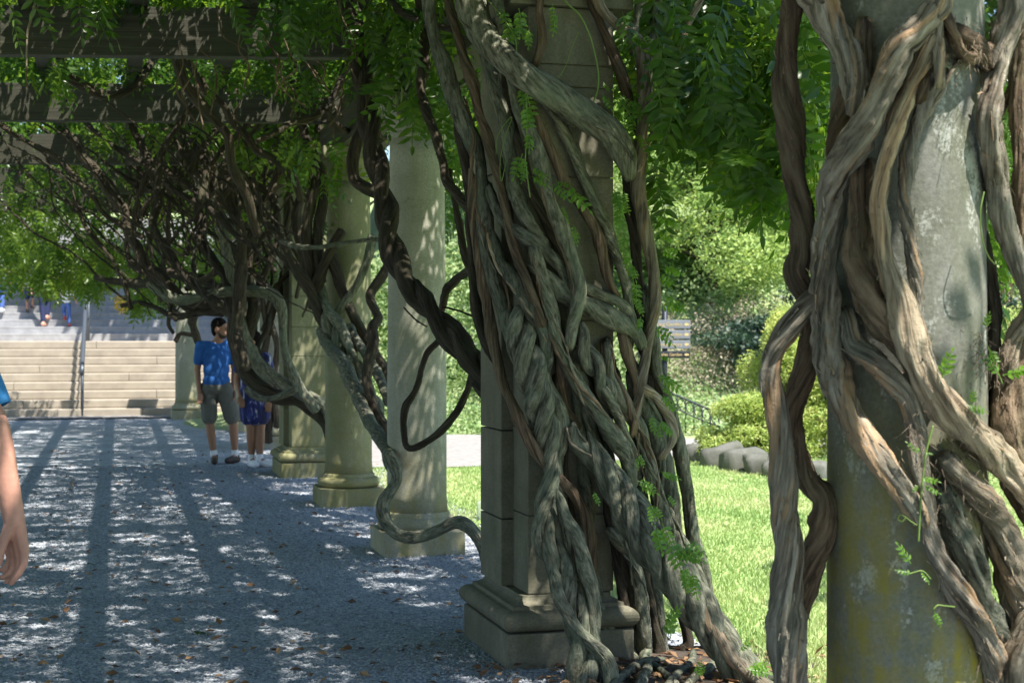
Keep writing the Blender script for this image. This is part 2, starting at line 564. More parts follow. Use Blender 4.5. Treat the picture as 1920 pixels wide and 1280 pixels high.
def pattern_mat(name, a, b2, c3, s):
    m, nt, b = new_mat(name)
    geo = nd(nt, 'ShaderNodeNewGeometry')
    n = noise(nt, s, 5, .65, mapping(nt, geo.outputs['Position'], (1, 1, .35)), 1.6)
    c = ramp(nt, [(.44, a), (.55, b2), (.63, c3)], 'EASE')
    nt.links.new(n.outputs[0], c.inputs[0])
    nt.links.new(c.outputs[0], b.inputs['Base Color'])
    b.inputs['Roughness'].default_value = .8
    return m
M_DRESS = pattern_mat('navy_white_print', (.008, .012, .06), (.02, .03, .20), (.42, .42, .48), 9)
M_TOP = pattern_mat('pastel_print', (.45, .42, .62), (.65, .45, .6), (.45, .6, .75), 16)
# ------------------------------------------------------------------ leaves
def frond_template(pairs=6, L=.30, ll=.085, lw=.034, droop=.25, seed=0, fine=False):
    g = np.random.default_rng(seed)
    V, T = [], []
    def leaflet(base, d, up, l, w):
        d = d / np.linalg.norm(d)
        side = np.cross(up, d); side /= np.linalg.norm(side)
        n = np.cross(d, side)
        k = len(V)
        if fine:
            pts = [(0, 0, 0), (.28, .44, .12), (.62, .38, .10), (1, 0, -.10), (.62, -.38, .10), (.28, -.44, .12), (.33, 0, 0), (.66, 0, -.03)]
            for a, s_, h in pts:
                V.append(base + d * a * l + side * s_ * w + n * h * w)
            T.extend([(k, k + 6, k + 1), (k + 1, k + 6, k + 2), (k + 6, k + 7, k + 2), (k + 2, k + 7, k + 3),
                      (k, k + 5, k + 6), (k + 5, k + 4, k + 6), (k + 6, k + 4, k + 7), (k + 4, k + 3, k + 7)])
            for q in range(0):
                pass
        else:
            for a, s_, h in ((0, 0, 0), (.42, .5, .12), (1, 0, -.08), (.42, -.5, .12)):
                V.append(base + d * a * l + side * s_ * w + n * h * w)
            T.extend([(k, k + 2, k + 1), (k, k + 3, k + 2)])
    up = np.array([0, 0, 1.0])
    P0 = np.array([0, 0, 0.0])
    pts = []
    for i in range(pairs + 1):
        t = i / pairs
        pts.append(np.array([L * t, 0, -droop * L * t * t]))
    # rachis: a thin folded strip
    k = len(V)
    w = .0022 if fine else .0016
    for p in pts:
        V.append(p + np.array([0, w, 0])); V.append(p - np.array([0, w, 0]))
    for i in range(pairs):
        a = k + 2 * i
        T.extend([(a, a + 1, a + 2), (a + 1, a + 3, a + 2)])
    for i in range(1, pairs + 1):
        t = i / pairs
        p = pts[i]
        s_ = (.75 + .45 * math.sin(math.pi * min(1, t * .9 + .1))) * g.uniform(.88, 1.12)
        if i == pairs:
            leaflet(p, np.array([1, g.uniform(-.1, .1), -.5 * droop - .3]), up, ll * s_, lw * s_)
        else:
            for sg in (1, -1):
                dd = np.array([.55 + g.uniform(-.15, .15), sg * 1.0, -.35 + g.uniform(-.25, .2)])
                uu = up + np.array([g.uniform(-.3, .3), g.uniform(-.3, .3), 0])
                leaflet(p, dd, uu, ll * s_ * g.uniform(.85, 1.1), lw * s_)
    return np.array(V), np.array(T)

FR = [frond_template(seed=i, droop=.15 + .12 * i) for i in range(4)]
FRN = [frond_template(pairs=6, L=.27, ll=.085, lw=.032, seed=10 + i, droop=.2 + .18 * i, fine=True) for i in range(4)]
FRS = [frond_template(pairs=5, L=.10, ll=.030, lw=.016, seed=20 + i, droop=.2, fine=True) for i in range(2)]

def frames(D, U):
    D = D / (np.linalg.norm(D, axis=1)[:, None] + 1e-9)
    Y = np.cross(U, D); Y /= np.linalg.norm(Y, axis=1)[:, None] + 1e-9
    Z = np.cross(D, Y)
    return np.stack([D, Y, Z], axis=2)

def scatter(templates, pos, Rm, sc, tint, g):
    """copies of the templates merged into one vertex / triangle list"""
    idx = g.integers(0, len(templates), len(pos))
    Vs, Ts, Ks, off = [], [], [], 0
    for k, (tv, tt) in enumerate(templates):
        sel = np.where(idx == k)[0]
        if len(sel) == 0:
            continue
        v = np.einsum('nij,vj->nvi', Rm[sel], tv) * sc[sel][:, None, None] + pos[sel][:, None, :]
        n, m = len(sel), len(tv)
        Vs.append(v.reshape(-1, 3))
        Ts.append((tt[None] + (np.arange(n) * m)[:, None, None] + off).reshape(-1, 3))
        tn = np.repeat(tint[sel], m) + g.normal(0, .05, n * m)
        Ks.append(tn)
        off += n * m
    return np.vstack(Vs), np.vstack(Ts), np.concatenate(Ks)

def leaf_cloud(name, pos, size, g, mat, parent=None, tint=None, updir=.5, aspect=.5):
    """loose diamond leaves, two triangles each"""
    n = len(pos)
    D = g.normal(0, 1, (n, 3)); D[:, 2] *= .7
    U = g.normal(0, 1, (n, 3)); U[:, 2] += updir * 2
    Rm = frames(D, U)
    tv = np.array([(0, 0, 0), (.45, .5 * aspect, .06), (1, 0, -.06), (.45, -.5 * aspect, .06)])
    tt = np.array([(0, 2, 1), (0, 3, 2)])
    if tint is None:
        tint = g.uniform(0, 1, n)
    sc = size * g.uniform(.65, 1.35, n)
    V, T, K = scatter([(tv, tt)], pos, Rm, sc, tint, g)
    return obj(name, mesh_data(name, V, T, mat, False, {'tint': ('FLOAT', K)}), parent)

def frond_mass(name, pos, D, sc, g, mat, parent=None, tint=None, templates=None, updev=.35):
    n = len(pos)
    U = np.tile(np.array([0, 0, 1.0]), (n, 1)) + g.normal(0, updev, (n, 3))
    Rm = frames(D, U)
    if tint is None:
        tint = g.uniform(0, 1, n)
    V, T, K = scatter(templates or FR, pos, Rm, sc, tint, g)
    return obj(name, mesh_data(name, V, T, mat, False, {'tint': ('FLOAT', K)}), parent)

def vnoise(p, scale, seed):
    """cheap smooth value noise on 2-D points"""
    g = np.random.default_rng(seed)
    out = np.zeros(len(p))
    for k in range(7):
        a = g.uniform(0, 2 * math.pi)
        f = g.uniform(.6, 2.0) / scale
        out += np.sin((p[:, 0] * math.cos(a) + p[:, 1] * math.sin(a)) * 2 * math.pi * f + g.uniform(0, 6.3))
    return out / 7 ** .5

# ------------------------------------------------------------------ terrain
AX = .255                                     # the colonnade runs away to the left: x falls by AX per metre
def row_x(d): return 1.07 + .9 - AX * d       # column line through the columns
def lawn_edge(d): return 1.08 - .262 * (d - 7.86)

def ground_height(X, Y):
    X = np.asarray(X, dtype=float); Y = np.asarray(Y, dtype=float)
    h = np.maximum(0, Y - 25.0 - np.maximum(0, 2.0 - X) * .02) * .42
    h = np.minimum(h, 13.0)
    side = 1 / (1 + np.exp(-(X + 4.2) * 2.2))       # the bank only stands to the right of the stairs
    hill = np.minimum(np.maximum(0, Y - 49) * .35, 12)
    return h * side + hill * (1 - side)

def grid_sheet(name, xs, ys, zf, mat, kind='structure', keep=None):
    X, Y = np.meshgrid(xs, ys)
    Z = zf(X, Y)
    V = np.stack([X, Y, Z], -1).reshape(-1, 3)
    nx, ny = len(xs), len(ys)
    i = np.arange(ny - 1)[:, None] * nx + np.arange(nx - 1)[None]
    Q = np.stack([i, i + 1, i + nx + 1, i + nx], -1).reshape(-1, 4)
    if keep is not None:
        c = V[Q].mean(1)
        Q = Q[keep(c[:, 0], c[:, 1])]
    o = obj(name, mesh_data(name, V, Q, mat, True))
    return tag(o, kind=kind)

# one base sheet to the horizon with the bank in it
xs = np.r_[np.linspace(-400, -30, 12), np.linspace(-28, 28, 113), np.linspace(30, 400, 12)]
ys = np.r_[np.linspace(-200, -10, 8), np.linspace(-8, 22, 31), np.linspace(22.5, 60, 76), np.linspace(64, 500, 14)]
grid_sheet('hillside', xs, ys, lambda X, Y: ground_height(X, Y) - .03, M_BANK)

# gravel floor of the pergola
def quad_strip(name, left, right, ds, z, mat, kind='structure'):
    V, Q = [], []
    for d in ds:
        V.append((left(d), d, z)); V.append((right(d), d, z))
    for i in range(len(ds) - 1):
        a = 2 * i
        Q.append((a, a + 1, a + 3, a + 2))
    return tag(obj(name, mesh_data(name, V, Q, mat, True)), kind=kind)
gd = np.linspace(-9, 30.5, 80)
wig = lambda d: .06 * math.sin(d * 1.9) + .05 * math.sin(d * 4.3 + 1)
quad_strip('gravel_path', lambda d: -14.0, lambda d: lawn_edge(d) + wig(d) + .12, gd, .0, M_GRAVEL)
ld = np.linspace(-9, 18.2, 60)
quad_strip('lawn', lambda d: lawn_edge(d) + wig(d), lambda d: 26.0, ld, .012, M_LAWN)
# pale garden path crossing behind the lawn, seen between the columns
pv, pq = [], []
pc = [(-2.2, 17.9, 23.8), (-1.0, 17.9, 23.8), (0.0, 18.15, 23.7), (1.0, 18.7, 23.4), (2.0, 19.4, 23.0), (3.0, 20.3, 22.8), (4.2, 21.2, 22.9), (6.0, 22.0, 23.2), (12, 22.6, 23.8), (20, 22.6, 23.8)]
for x, a, b in pc:
    pv += [(x, a, .022), (x, b, .022)]
for i in range(len(pc) - 1):
    pq.append((2 * i, 2 * i + 2, 2 * i + 3, 2 * i + 1))
tag(obj('garden_path', mesh_data('garden_path', pv, pq, M_PAVE, True)), kind='structure')

# lawn blades, near to far
g = np.random.default_rng(11)
n = 150000
d_ = 6.2 + (g.uniform(0, 1, n) ** 1.4) * 13.2
x_ = lawn_edge(d_) + g.uniform(-.05, 1, n) ** 1.0 * np.minimum(7.0, .3 + d_ * .42)
back = np.interp(x_, [c[0] for c in pc], [c[1] for c in pc])
ok = (d_ < back - .05)
x_, d_ = x_[ok], d_[ok]
n = len(x_)
blade_h = .018 + .022 * g.uniform(0, 1, n)
wd = .0045 + .00035 * d_
a = g.uniform(0, 6.28, n)
lean = g.normal(0, .35, (n, 2))
V = np.zeros((n, 3, 3))
V[:, 0] = np.stack([x_ - wd * np.cos(a), d_ - wd * np.sin(a), np.full(n, .01)], -1)
V[:, 1] = np.stack([x_ + wd * np.cos(a), d_ + wd * np.sin(a), np.full(n, .01)], -1)
V[:, 2] = np.stack([x_ + lean[:, 0] * blade_h, d_ + lean[:, 1] * blade_h, blade_h + .01], -1)
tn = np.repeat(np.clip(.5 + .28 * vnoise(np.c_[x_, d_], 1.6, 3) + g.normal(0, .2, n), 0, 1), 3)
tag(obj('grass', mesh_data('grass', V.reshape(-1, 3), np.arange(n * 3).reshape(-1, 3), M_GRASS, False, {'tint': ('FLOAT', tn)})), kind='stuff')

# dark mulch and soil gathered round the foot of the vine
def in_mulch(x, d):
    u, v = (x - .78) / .62, (d - 7.15) / .62
    a = np.arctan2(v, u)
    return np.hypot(u, v) < .88 + .08 * np.sin(3 * a + 1) + .05 * np.sin(7 * a)
mv = [(.78, 7.15, .026)]
for k in range(48):
    a = 2 * math.pi * k / 48
    q = .92 + .08 * math.sin(3 * a + 1) + .05 * math.sin(7 * a) + .02 * math.sin(17 * a)
    mv.append((.78 + .62 * q * math.cos(a), 7.15 + .62 * q * math.sin(a), .014))
tag(obj('soil', mesh_data('soil', mv, [(0, 1 + k, 1 + (k + 1) % 48) for k in range(48)], M_MULCH)), kind='structure')

# loose stones of the gravel, where the camera can tell them apart
g = np.random.default_rng(12)
n = 95000
d_ = 5.3 + (g.uniform(0, 1, n) ** 1.25) * 13
lo, hi = -345 / F * 0 - 1000 / F * d_, np.minimum(lawn_edge(d_) + .2, 1000 / F * d_)
x_ = lo + g.uniform(0, 1, n) * (hi - lo)
mk_ = ~in_mulch(x_, d_)
x_, d_ = x_[mk_], d_[mk_]; n = len(x_)
sz = g.uniform(.0045, .011, n) * (1 + (d_ - 5) * .03)
octv = np.array([(1, 0, 0), (0, 1, 0), (-1, 0, 0), (0, -1, 0), (0, 0, .75), (0, 0, -.5)], dtype=float)
octf = np.array([(0, 1, 4), (1, 2, 4), (2, 3, 4), (3, 0, 4)])
rz = g.uniform(0, 6.28, n)
cs, sn = np.cos(rz), np.sin(rz)
v = octv[None] * np.stack([g.uniform(.7, 1.5, n), g.uniform(.7, 1.2, n), g.uniform(.7, 1.2, n)], -1)[:, None] * sz[:, None, None]
vx = v[:, :, 0] * cs[:, None] - v[:, :, 1] * sn[:, None] + x_[:, None]
vy = v[:, :, 0] * sn[:, None] + v[:, :, 1] * cs[:, None] + d_[:, None]
vz = v[:, :, 2] + sz[:, None] * .15 + .001
V = np.stack([vx, vy, vz], -1).reshape(-1, 3)
T = (octf[None] + (np.arange(n) * 6)[:, None, None]).reshape(-1, 3)
tag(obj('gravel_stones', mesh_data('gravel_stones', V, T, M_PEBBLE, False, {'tint': ('FLOAT', np.repeat(g.beta(2, 2.4, n), 6))})), kind='stuff')

# dry leaves and bits of bark lying on the gravel
n = 800
d_ = 5.6 + (g.uniform(0, 1, n) ** 1.2) * 15
x_ = np.minimum(lawn_edge(d_) + .2, -1000 / F * d_ + g.uniform(0, 1, n) * (1000 / F * d_ + 1.0 - .1 * d_))
# more of them round the foot of the pier
m = 500
x2 = g.normal(.75, .42, m); d2 = g.normal(7.0, .35, m)
pos = np.c_[np.r_[x_, x2], np.r_[d_, d2], np.r_[g.uniform(.006, .016, n), g.uniform(.02, .034, m)]]
D = g.normal(0, 1, (n + m, 3)); D[:, 2] *= .15
U = np.tile([0, 0, 1.0], (n + m, 1)) + g.normal(0, .35, (n + m, 3))
tv = np.array([(0, 0, 0), (.4, .28, .12), (1, 0, .05), (.4, -.28, .12), (.5, 0, -.03)])
tt = np.array([(0, 4, 1), (1, 4, 2), (0, 3, 4), (3, 2, 4)])
V, T, K = scatter([(tv, tt)], pos, frames(D, U), g.uniform(.025, .07, n + m), g.uniform(0, 1, n + m), g)
tag(obj('leaf_litter', mesh_data('leaf_litter', V, T, M_LITTER, False, {'tint': ('FLOAT', K)})), kind='stuff')
# a fresh green leaf or two that has just come down
for (px, py, s_) in ((355, 1190, .10), (955, 1197, .05), (160, 1060, .05)):
    d = CAMH * F / (py - HY)
    X = (px - CX) / F * d
    V, T, K = scatter(FRS, np.array([[X, d, .02]]), frames(np.array([[1., .2, 0.]]), np.array([[0, .2, 1.]])), np.array([s_ / .1 * 1.3]), np.array([.3]), g)
    tag(obj('fallen_leaf', mesh_data('fallen_leaf', V, T, M_LEAF, False, {'tint': ('FLOAT', K)})),
        {355: 'largest green fallen leaf lying on the shaded gravel', 955: 'tiny green fallen leaf on gravel beside the near pier plinth', 160: 'small green fallen leaf on gravel near the walker at the left edge'}[px], 'leaf', 'green leaves fallen on the gravel')

# ------------------------------------------------------------------ columns and piers
def round_column(loc, label, mat, rot=R(15), top=3.25, rs=.2135):
    t = empty('stone_column', (loc[0], loc[1], 0), label, 'column', 'stone columns along the pergola', rot)
    MB().box(-.29, .29, -.29, .29, -.05, .165, .008).build('plinth', mat, t)
    prof = [(.24, .166)]
    for k in range(13):
        a = -math.pi / 2 + math.pi * k / 12
        prof.append((.243 + .042 * math.cos(a), .212 + .045 * math.sin(a)))
    prof += [(.238, .262), (.238, .279), (.225, .292)]
    MB().lathe(prof, 48).build('base_moulding', mat, t, True)
    prof = []
    for k in range(25):
        u = k / 24
        z = .292 + u * (top - .30 - .292)
        r_ = rs * (1 - .13 * max(0, u - .25) ** 1.4)
        if k == 0: r_ = rs + .008
        prof.append((r_, z))
    MB().lathe(prof, 56).build('shaft', mat, t, True)
    zt = top - .30
    rt = prof[-1][0]
    prof = [(rt, zt + .001), (rt + .018, zt + .012), (rt + .018, zt + .035), (rt, zt + .045), (rt, zt + .13), (rt + .02, zt + .15), (rt + .055, zt + .20)]
    c = MB().lathe(prof, 48)
    c.box(-rt - .075, rt + .075, -rt - .075, rt + .075, zt + .203, zt + .30, .006)
    c.build('capital', mat, t)
    return t

def pier(loc, label, mat, rot=R(15), top=3.25, cuts_core=(), cuts_pil=()):
    """square pier: a core with a narrower pilaster set on its front; loc is the pilaster's front corner nearest the path"""
    t = empty('stone_pier', (loc[0], loc[1], 0), label, 'pier', 'stone piers along the pergola', rot)
    W, Dp, Dc, step = .425, .27, .42, .06
    MB().box(-.125, W + .07, -.10, Dp + Dc + .10, -.06, .165, .010).build('plinth', mat, t)
    b = MB()
    # half-round moulding, then a hollow running up to the shaft
    prof = [(.062, .168)]
    for k in range(11):
        a = -math.pi / 2 + math.pi * k / 10
        prof.append((.068 + .052 * math.cos(a), .218 + .048 * math.sin(a)))
    prof += [(.062, .269), (.060, .284)]
    for k in range(7):
        u = k / 6
        prof.append((.052 - .046 * math.sin(u * math.pi / 2), .286 + .040 * u ** 1.6))
    V, Fc = [], []
    for o_, z in prof:
        V += [(-step * .45 - o_, -o_, z), (W - .03 + o_, -o_, z), (W - .03 + o_, Dp + Dc + o_, z), (-step * .45 - o_, Dp + Dc + o_, z)]
    for i in range(len(prof) - 1):
        for k in range(4):
            k2 = (k + 1) % 4
            Fc.append((4 * i + k, 4 * i + k2, 4 * i + 4 + k2, 4 * i + 4 + k))
    Fc += [(3, 2, 1, 0), tuple(4 * (len(prof) - 1) + k for k in range(4))]
    b.add(V, Fc)
    b.build('base_moulding', mat, t)
    zs = [.327] + list(cuts_core) + [top - .15]
    for z0, z1 in zip(zs[:-1], zs[1:]):
        MB().box(-step, W + .004, Dp + .001, Dp + Dc, z0 + .003, z1 - .003, .006).build('stone_block', mat, t)
    zs = [.327] + list(cuts_pil) + [top - .15]
    for z0, z1 in zip(zs[:-1], zs[1:]):
        MB().box(0, W, 0, Dp, z0 + .003, z1 - .003, .006).build('stone_block', mat, t)
    # mortar-dark core so the joints are recessed, not open
    MB().box(.012, W - .012, .012, Dp + Dc - .012, .3, top - .16).build('mortar_core', mat, t)
    c = MB()
    c.box(-step - .03, W + step + .03, -.03, Dp + Dc + .03, top - .149, top - .07, .006)
    c.box(-step - .07, W + step + .07, -.07, Dp + Dc + .07, top - .068, top, .006)
    c.build('capital', mat, t)
    return t

def zpx(y, d): return CAMH - (y - HY) / F * d
COLS = {1: (1.072, 4.20), 3: (-.684, 11.12), 4: (-1.500, 14.20), 6: (-3.28, 21.4), 7: (-4.28, 25.0), 8: (-6.03, 28.7)}
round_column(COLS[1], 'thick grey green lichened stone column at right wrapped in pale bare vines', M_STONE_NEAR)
round_column(COLS[3], 'pale stone column behind the dark diagonal vine, with a vine over its square base', M_STONE)
round_column(COLS[4], 'greenish round stone column with twisted vines climbing its right side', M_STONE_GREEN)
round_column(COLS[6], 'distant pale pink round column mostly hidden behind the yellow green pier', M_STONE)
round_column(COLS[7], 'distant round column hidden behind the couple and the tangled stems', M_STONE)
round_column(COLS[8], 'farthest slender stone column standing beside the foot of the stairs', M_STONE)
PIER2 = (.075, 7.28)
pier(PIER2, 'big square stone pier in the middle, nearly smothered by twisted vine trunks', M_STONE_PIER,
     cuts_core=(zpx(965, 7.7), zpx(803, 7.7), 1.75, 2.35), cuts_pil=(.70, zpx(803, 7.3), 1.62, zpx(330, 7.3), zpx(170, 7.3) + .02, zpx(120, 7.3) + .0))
pier((-2.40, 16.85), 'yellow green square pier behind the round column, with horizontal stone joints', M_STONE_GREEN,
     cuts_core=(.75, 1.25, 1.75, 2.3), cuts_pil=(zpx(668, 16.85), zpx(613, 16.85), zpx(555, 16.85), 2.45))

# ------------------------------------------------------------------ timber roof
roof = empty('pergola_roof', (-3, 11, 3.25), 'dark timber pergola roof of crossing beams above the gravel walk', 'pergola roof')
def world_part(mb, name, mat, parent, smooth=False):
    o = mb.build(name, mat, parent, smooth)
    o.matrix_parent_inverse = Matrix.Translation(-Vector(parent.location)) if parent.rotation_euler.z == 0 else parent.matrix_world.inverted()
    return o
def timber(p0, p1, w, z0, z1, name):
    """a squared timber between two plan points"""
    p0, p1 = Vector(p0), Vector(p1)
    L = (p1 - p0).length
    ang = math.atan2(p1.y - p0.y, p1.x - p0.x)
    M = Matrix.Translation((p0.x, p0.y, 0)) @ Matrix.Rotation(ang, 4, 'Z')
    return world_part(MB().box(0, L, -w / 2, w / 2, z0, z1, .006, M), name, M_TIMBER, roof)
ZB0, ZB1 = 3.55, 3.90
for k, d in enumerate((-2.8, .65, 4.1, 7.55, 11.02, 14.47, 18.2, 21.9, 25.45)):
    xr = row_x(d) + .55
    timber((-9.5, d - .25), (xr, d + .06 * (xr + 9.5) - .30), .13, ZB0, ZB1, 'cross_beam')
for k in range(9):
    off = -6.35 + .79 * k
    p = lambda d: (off - AX * (d - 13.1), d)
    for a, b in ((-4, 5.2), (5.21, 13.6), (13.61, 22), (22.01, 27.2)):
        timber(p(a), p(b), .135, ZB1 + .002, ZB1 + .11, 'purlin')
cp = [(2.15, -3.5), (1.35, .5), COLS[1], (.30, 7.6), COLS[3], COLS[4], (-2.3, 17.1), COLS[6], COLS[7], (-5.4, 28.7)]
for a, b in zip(cp[:-1], cp[1:]):
    timber((a[0], a[1] + .003), b, .24, 3.253, ZB0 - .002, 'plate')
# ------------------------------------------------------------------ wisteria stems
def surf_cyl(c, Rr):
    def f(x):
        X = (x - CX) / F * (c[1] - Rr * .5)
        u = (X - c[0]) / Rr
        if abs(u) < .97:
            return c[1] - Rr * math.sqrt(1 - u * u)
        return c[1] - Rr * .24 + min(.15, (abs(u) - .97) * Rr * .25)
    return f
def surf_pier(cx, cd, x0, x1, sl=.27):
    def f(x):
        if x < x0:
            return cd + min(.22, (x0 - x) / F * cd * .9)
        if x > x1:
            return cd + (x1 - x0) / F * cd * sl + min(.25, (x - x1) / F * cd * .5)
        return cd + (x - x0) / F * cd * sl
    return f
def surf_flat(d):
    return lambda x: d
S1 = surf_cyl(COLS[1], .22)
S2 = surf_pier(.075, 7.28, 990, 1160)

SEED = [100]
FLAKES = []
def dive(pts, first, last):
    """let a free end bend in under the neighbouring stems instead of stopping in the open"""
    pts = [tuple(p) for p in pts]
    lay = lambda p, k: p[3] if len(p) > 3 else k
    if first:
        a, b = pts[0], pts[1]
        pts = [(a[0] + (a[0] - b[0]) * .45, a[1] + (a[1] - b[1]) * .45, a[2] * .6, 'dive')] + pts
        pts = [(a[0] + (a[0] - b[0]) * .8, a[1] + (a[1] - b[1]) * .8, a[2] * .2, 'dive')] + pts
    if last:
        a, b = pts[-1], pts[-2]
        pts = pts + [(a[0] + (a[0] - b[0]) * .45, a[1] + (a[1] - b[1]) * .45, a[2] * .6, 'dive'), (a[0] + (a[0] - b[0]) * .8, a[1] + (a[1] - b[1]) * .8, a[2] * .2, 'dive')]
    return pts

def world_path(pts, surf, layer=0.0, ground=True, dz=None, lie=False):
    out = []
    ys = [p[1] for p in pts]
    for p in pts:
        x, y, r = p[:3]
        lay = p[3] if len(p) > 3 else layer
        if lay == 'dive':
            lay = -2.2
        d0 = surf(x)
        rw = r / F * d0
        d = d0 - rw * .85 - lay * .045
        if dz is not None:
            d = dz[0] + (dz[1] - dz[0]) * (y - min(ys)) / (max(ys) - min(ys))
        if lie:
            d = (CAMH - rw * .6 - .02) * F / (y - HY)
        elif ground and dz is None and y > HY + 60:
            d = min(d, (CAMH - rw * .5) * F / (y - HY))
        q = P(x, y, d)
        out.append((*q, r / F * d))
    return np.array(out)

def grow_top(W, z=4.05, dx=0.0, dy=0.0):
    """let a stem climb on to the timber roof above the frame"""
    e = W[-1].copy(); t = (W[-1] - W[-2])[:3]; t /= np.linalg.norm(t) + 1e-9
    g = np.random.default_rng(SEED[0] + 5)
    dz = z - e[2]
    if dz < .1:
        return W
    add = []
    for k in (1, 2, 3):
        u = k / 3
        add.append((e[0] + (t[0] * .35 * dz + dx) * u + g.normal(0, .05), e[1] + (dy + .1 * dz) * u + g.normal(0, .05), e[2] + dz * u, e[3] * (1 - .25 * u)))
    return np.vstack([W, add])

def grow_foot(W, dx=0.0, dy=0.0, flare=1.25):
    s = W[0].copy()
    if s[2] < .03:
        return W
    g = np.random.default_rng(SEED[0] + 9)
    t = (W[0] - W[1])[:3]; t /= np.linalg.norm(t) + 1e-9
    n = 2 if s[2] < .5 else 3
    add = []
    for k in range(n, 0, -1):
        u = k / n
        add.append((s[0] + (t[0] * .3 * s[2] + dx) * u + g.normal(0, .02), s[1] + dy * u, s[2] * (1 - u) - .04 * u, s[3] * (1 + (flare - 1) * u)))
    return np.vstack([add, W])

def stem(W, mat, parent, seg=12, lump=.09, flute=.07, twist=None, wob=.15, name='stem', step=0.0, rough=None, flakes=0.0):
    SEED[0] += 1
    sd = SEED[0]
    g = np.random.default_rng(sd)
    rm = W[:, 3].mean()
    if rough is None:
        rough = .06 if rm > .012 else 0
    if twist is None:
        twist = g.choice([-1, 1]) * g.uniform(.05, .22) / rm
    V, Q, bc = tube(W, seg=seg, lump=lump, flute=flute, twist=twist, seed=sd, wob=wob, bark=True, step=step, rough=rough)
    if flakes:
        g2 = np.random.default_rng(sd + 7)
        nr = (len(V) - 2) // seg
        L = V[:nr * seg].reshape(nr, seg, 3)
        for _ in range(int(flakes * nr)):
            i, k = int(g2.integers(1, nr - 4)), int(g2.integers(0, seg))
            j = min(nr - 1, i + int(g2.integers(1, 4)))
            p, q, c = L[i, k], L[j, k], L[i].mean(0)
            e = L[i, (k + 1) % seg] - p
            up = (p - c) / (np.linalg.norm(p - c) + 1e-9)
            wv = e * g2.uniform(.3, 1.1)
            lift = g2.uniform(.002, .009)
            a_, b_ = (p, q) if g2.uniform() < .5 else (q, p)
            FLAKES.append((a_, a_ + wv, b_ + up * lift + wv * g2.uniform(0, .6), b_ + up * lift * 1.3, (mat, parent)))
    o = obj(name, mesh_data(name, V, Q, mat, True, {'bark_co': ('FLOAT_VECTOR', bc)}), parent)
    if parent is not None:
        o.matrix_parent_inverse = Matrix.Translation(-Vector(parent.location))
    return o

def braid(W, mat, parent, n=2, pitch=6.0, spread=.5, fat=.62, phase=0.0, seg=12, **kw):
    """n strands wound round each other along the path W (radius = radius of the whole rope)"""
    C = catmull(W, max(.01, W[:, 3].mean() * .5))
    s = np.r_[0, np.cumsum(np.linalg.norm(np.diff(C[:, :3], axis=0), axis=1))]
    T = np.gradient(C[:, :3], axis=0); T /= np.linalg.norm(T, axis=1)[:, None] + 1e-9
    ref = np.array([0, -1.0, 0])
    N = ref - T * (T @ ref)[:, None]; N /= np.linalg.norm(N, axis=1)[:, None]
    B = np.cross(T, N)
    rm = W[:, 3].mean()
    res = []
    for k in range(n):
        a = s / (pitch * rm) * 2 * math.pi + phase + 2 * math.pi * k / n
        u_ = np.linspace(0, 1, len(C))
        ends = np.ones(len(C))
        if C[0, 2] > .12: ends *= np.clip(.25 + u_ / .10, 0, 1)
        if C[-1, 2] > .12 and C[-1, 2] < 3.3: ends *= np.clip(.25 + (1 - u_) / .10, 0, 1)
        off = C[:, 3] * spread
        pts = C[:, :3] + off[:, None] * (np.cos(a)[:, None] * N + np.sin(a)[:, None] * B)
        Wk = np.c_[pts, C[:, 3] * fat * ends]
        res.append(stem(Wk[::2] if len(Wk) > 8 else Wk, mat, parent, seg=seg, wob=0, **{'lump': .09, 'flute': .05, **kw}))
    return res

def vine(name_loc, label, group='wisteria vines climbing the pergola'):
    return empty('wisteria_vine', name_loc, label, 'vine', group)

# --- the great vine on the pier
VP = vine((.75, 6.9, 0), 'massive wisteria of many braided grey trunks smothering the middle stone pier')
PATHS = []
def free_ends(pts, top, foot):
    down = pts[0][1] < pts[-1][1]
    f = not (top if down else foot)
    l = not (foot if down else top)
    f = f and 0 < pts[0][1] < 1250; l = l and 0 < pts[-1][1] < 1250
    return dive(pts, f, l)
def T2(pts, layer=0.0, mat=M_BARK_PIER, top=False, foot=False, surf=S2, dx=0, dy=0, dz=None, lie=False, **kw):
    down = pts[0][1] < pts[-1][1]
    pts = [(p[0], p[1], p[2] * (.88 if p[2] > 10 and p[2] < 24 else 1), *p[3:]) for p in pts]
    W = world_path(pts if lie else free_ends(pts, top, foot), surf, layer, dz=dz, lie=lie)
    if down:
        W = W[::-1]
    kw.setdefault('seg', 20); kw.setdefault('flute', .045); kw.setdefault('lump', .11); kw.setdefault('step', .016)
    PATHS.append(W.copy())
    if foot: W = grow_foot(W)
    if top: W = grow_top(W, dx=dx, dy=dy)
    return stem(W, mat, VP, **kw)
def B2(pts, layer=0.0, mat=M_BARK_PIER, top=False, foot=False, dz=None, **kw):
    W = world_path(pts, S2, layer, dz=dz)
    if pts[0][1] < pts[-1][1]:
        W = W[::-1]
    if foot: W = grow_foot(W)
    if top: W = grow_top(W)
    return braid(W, mat, VP, **kw)

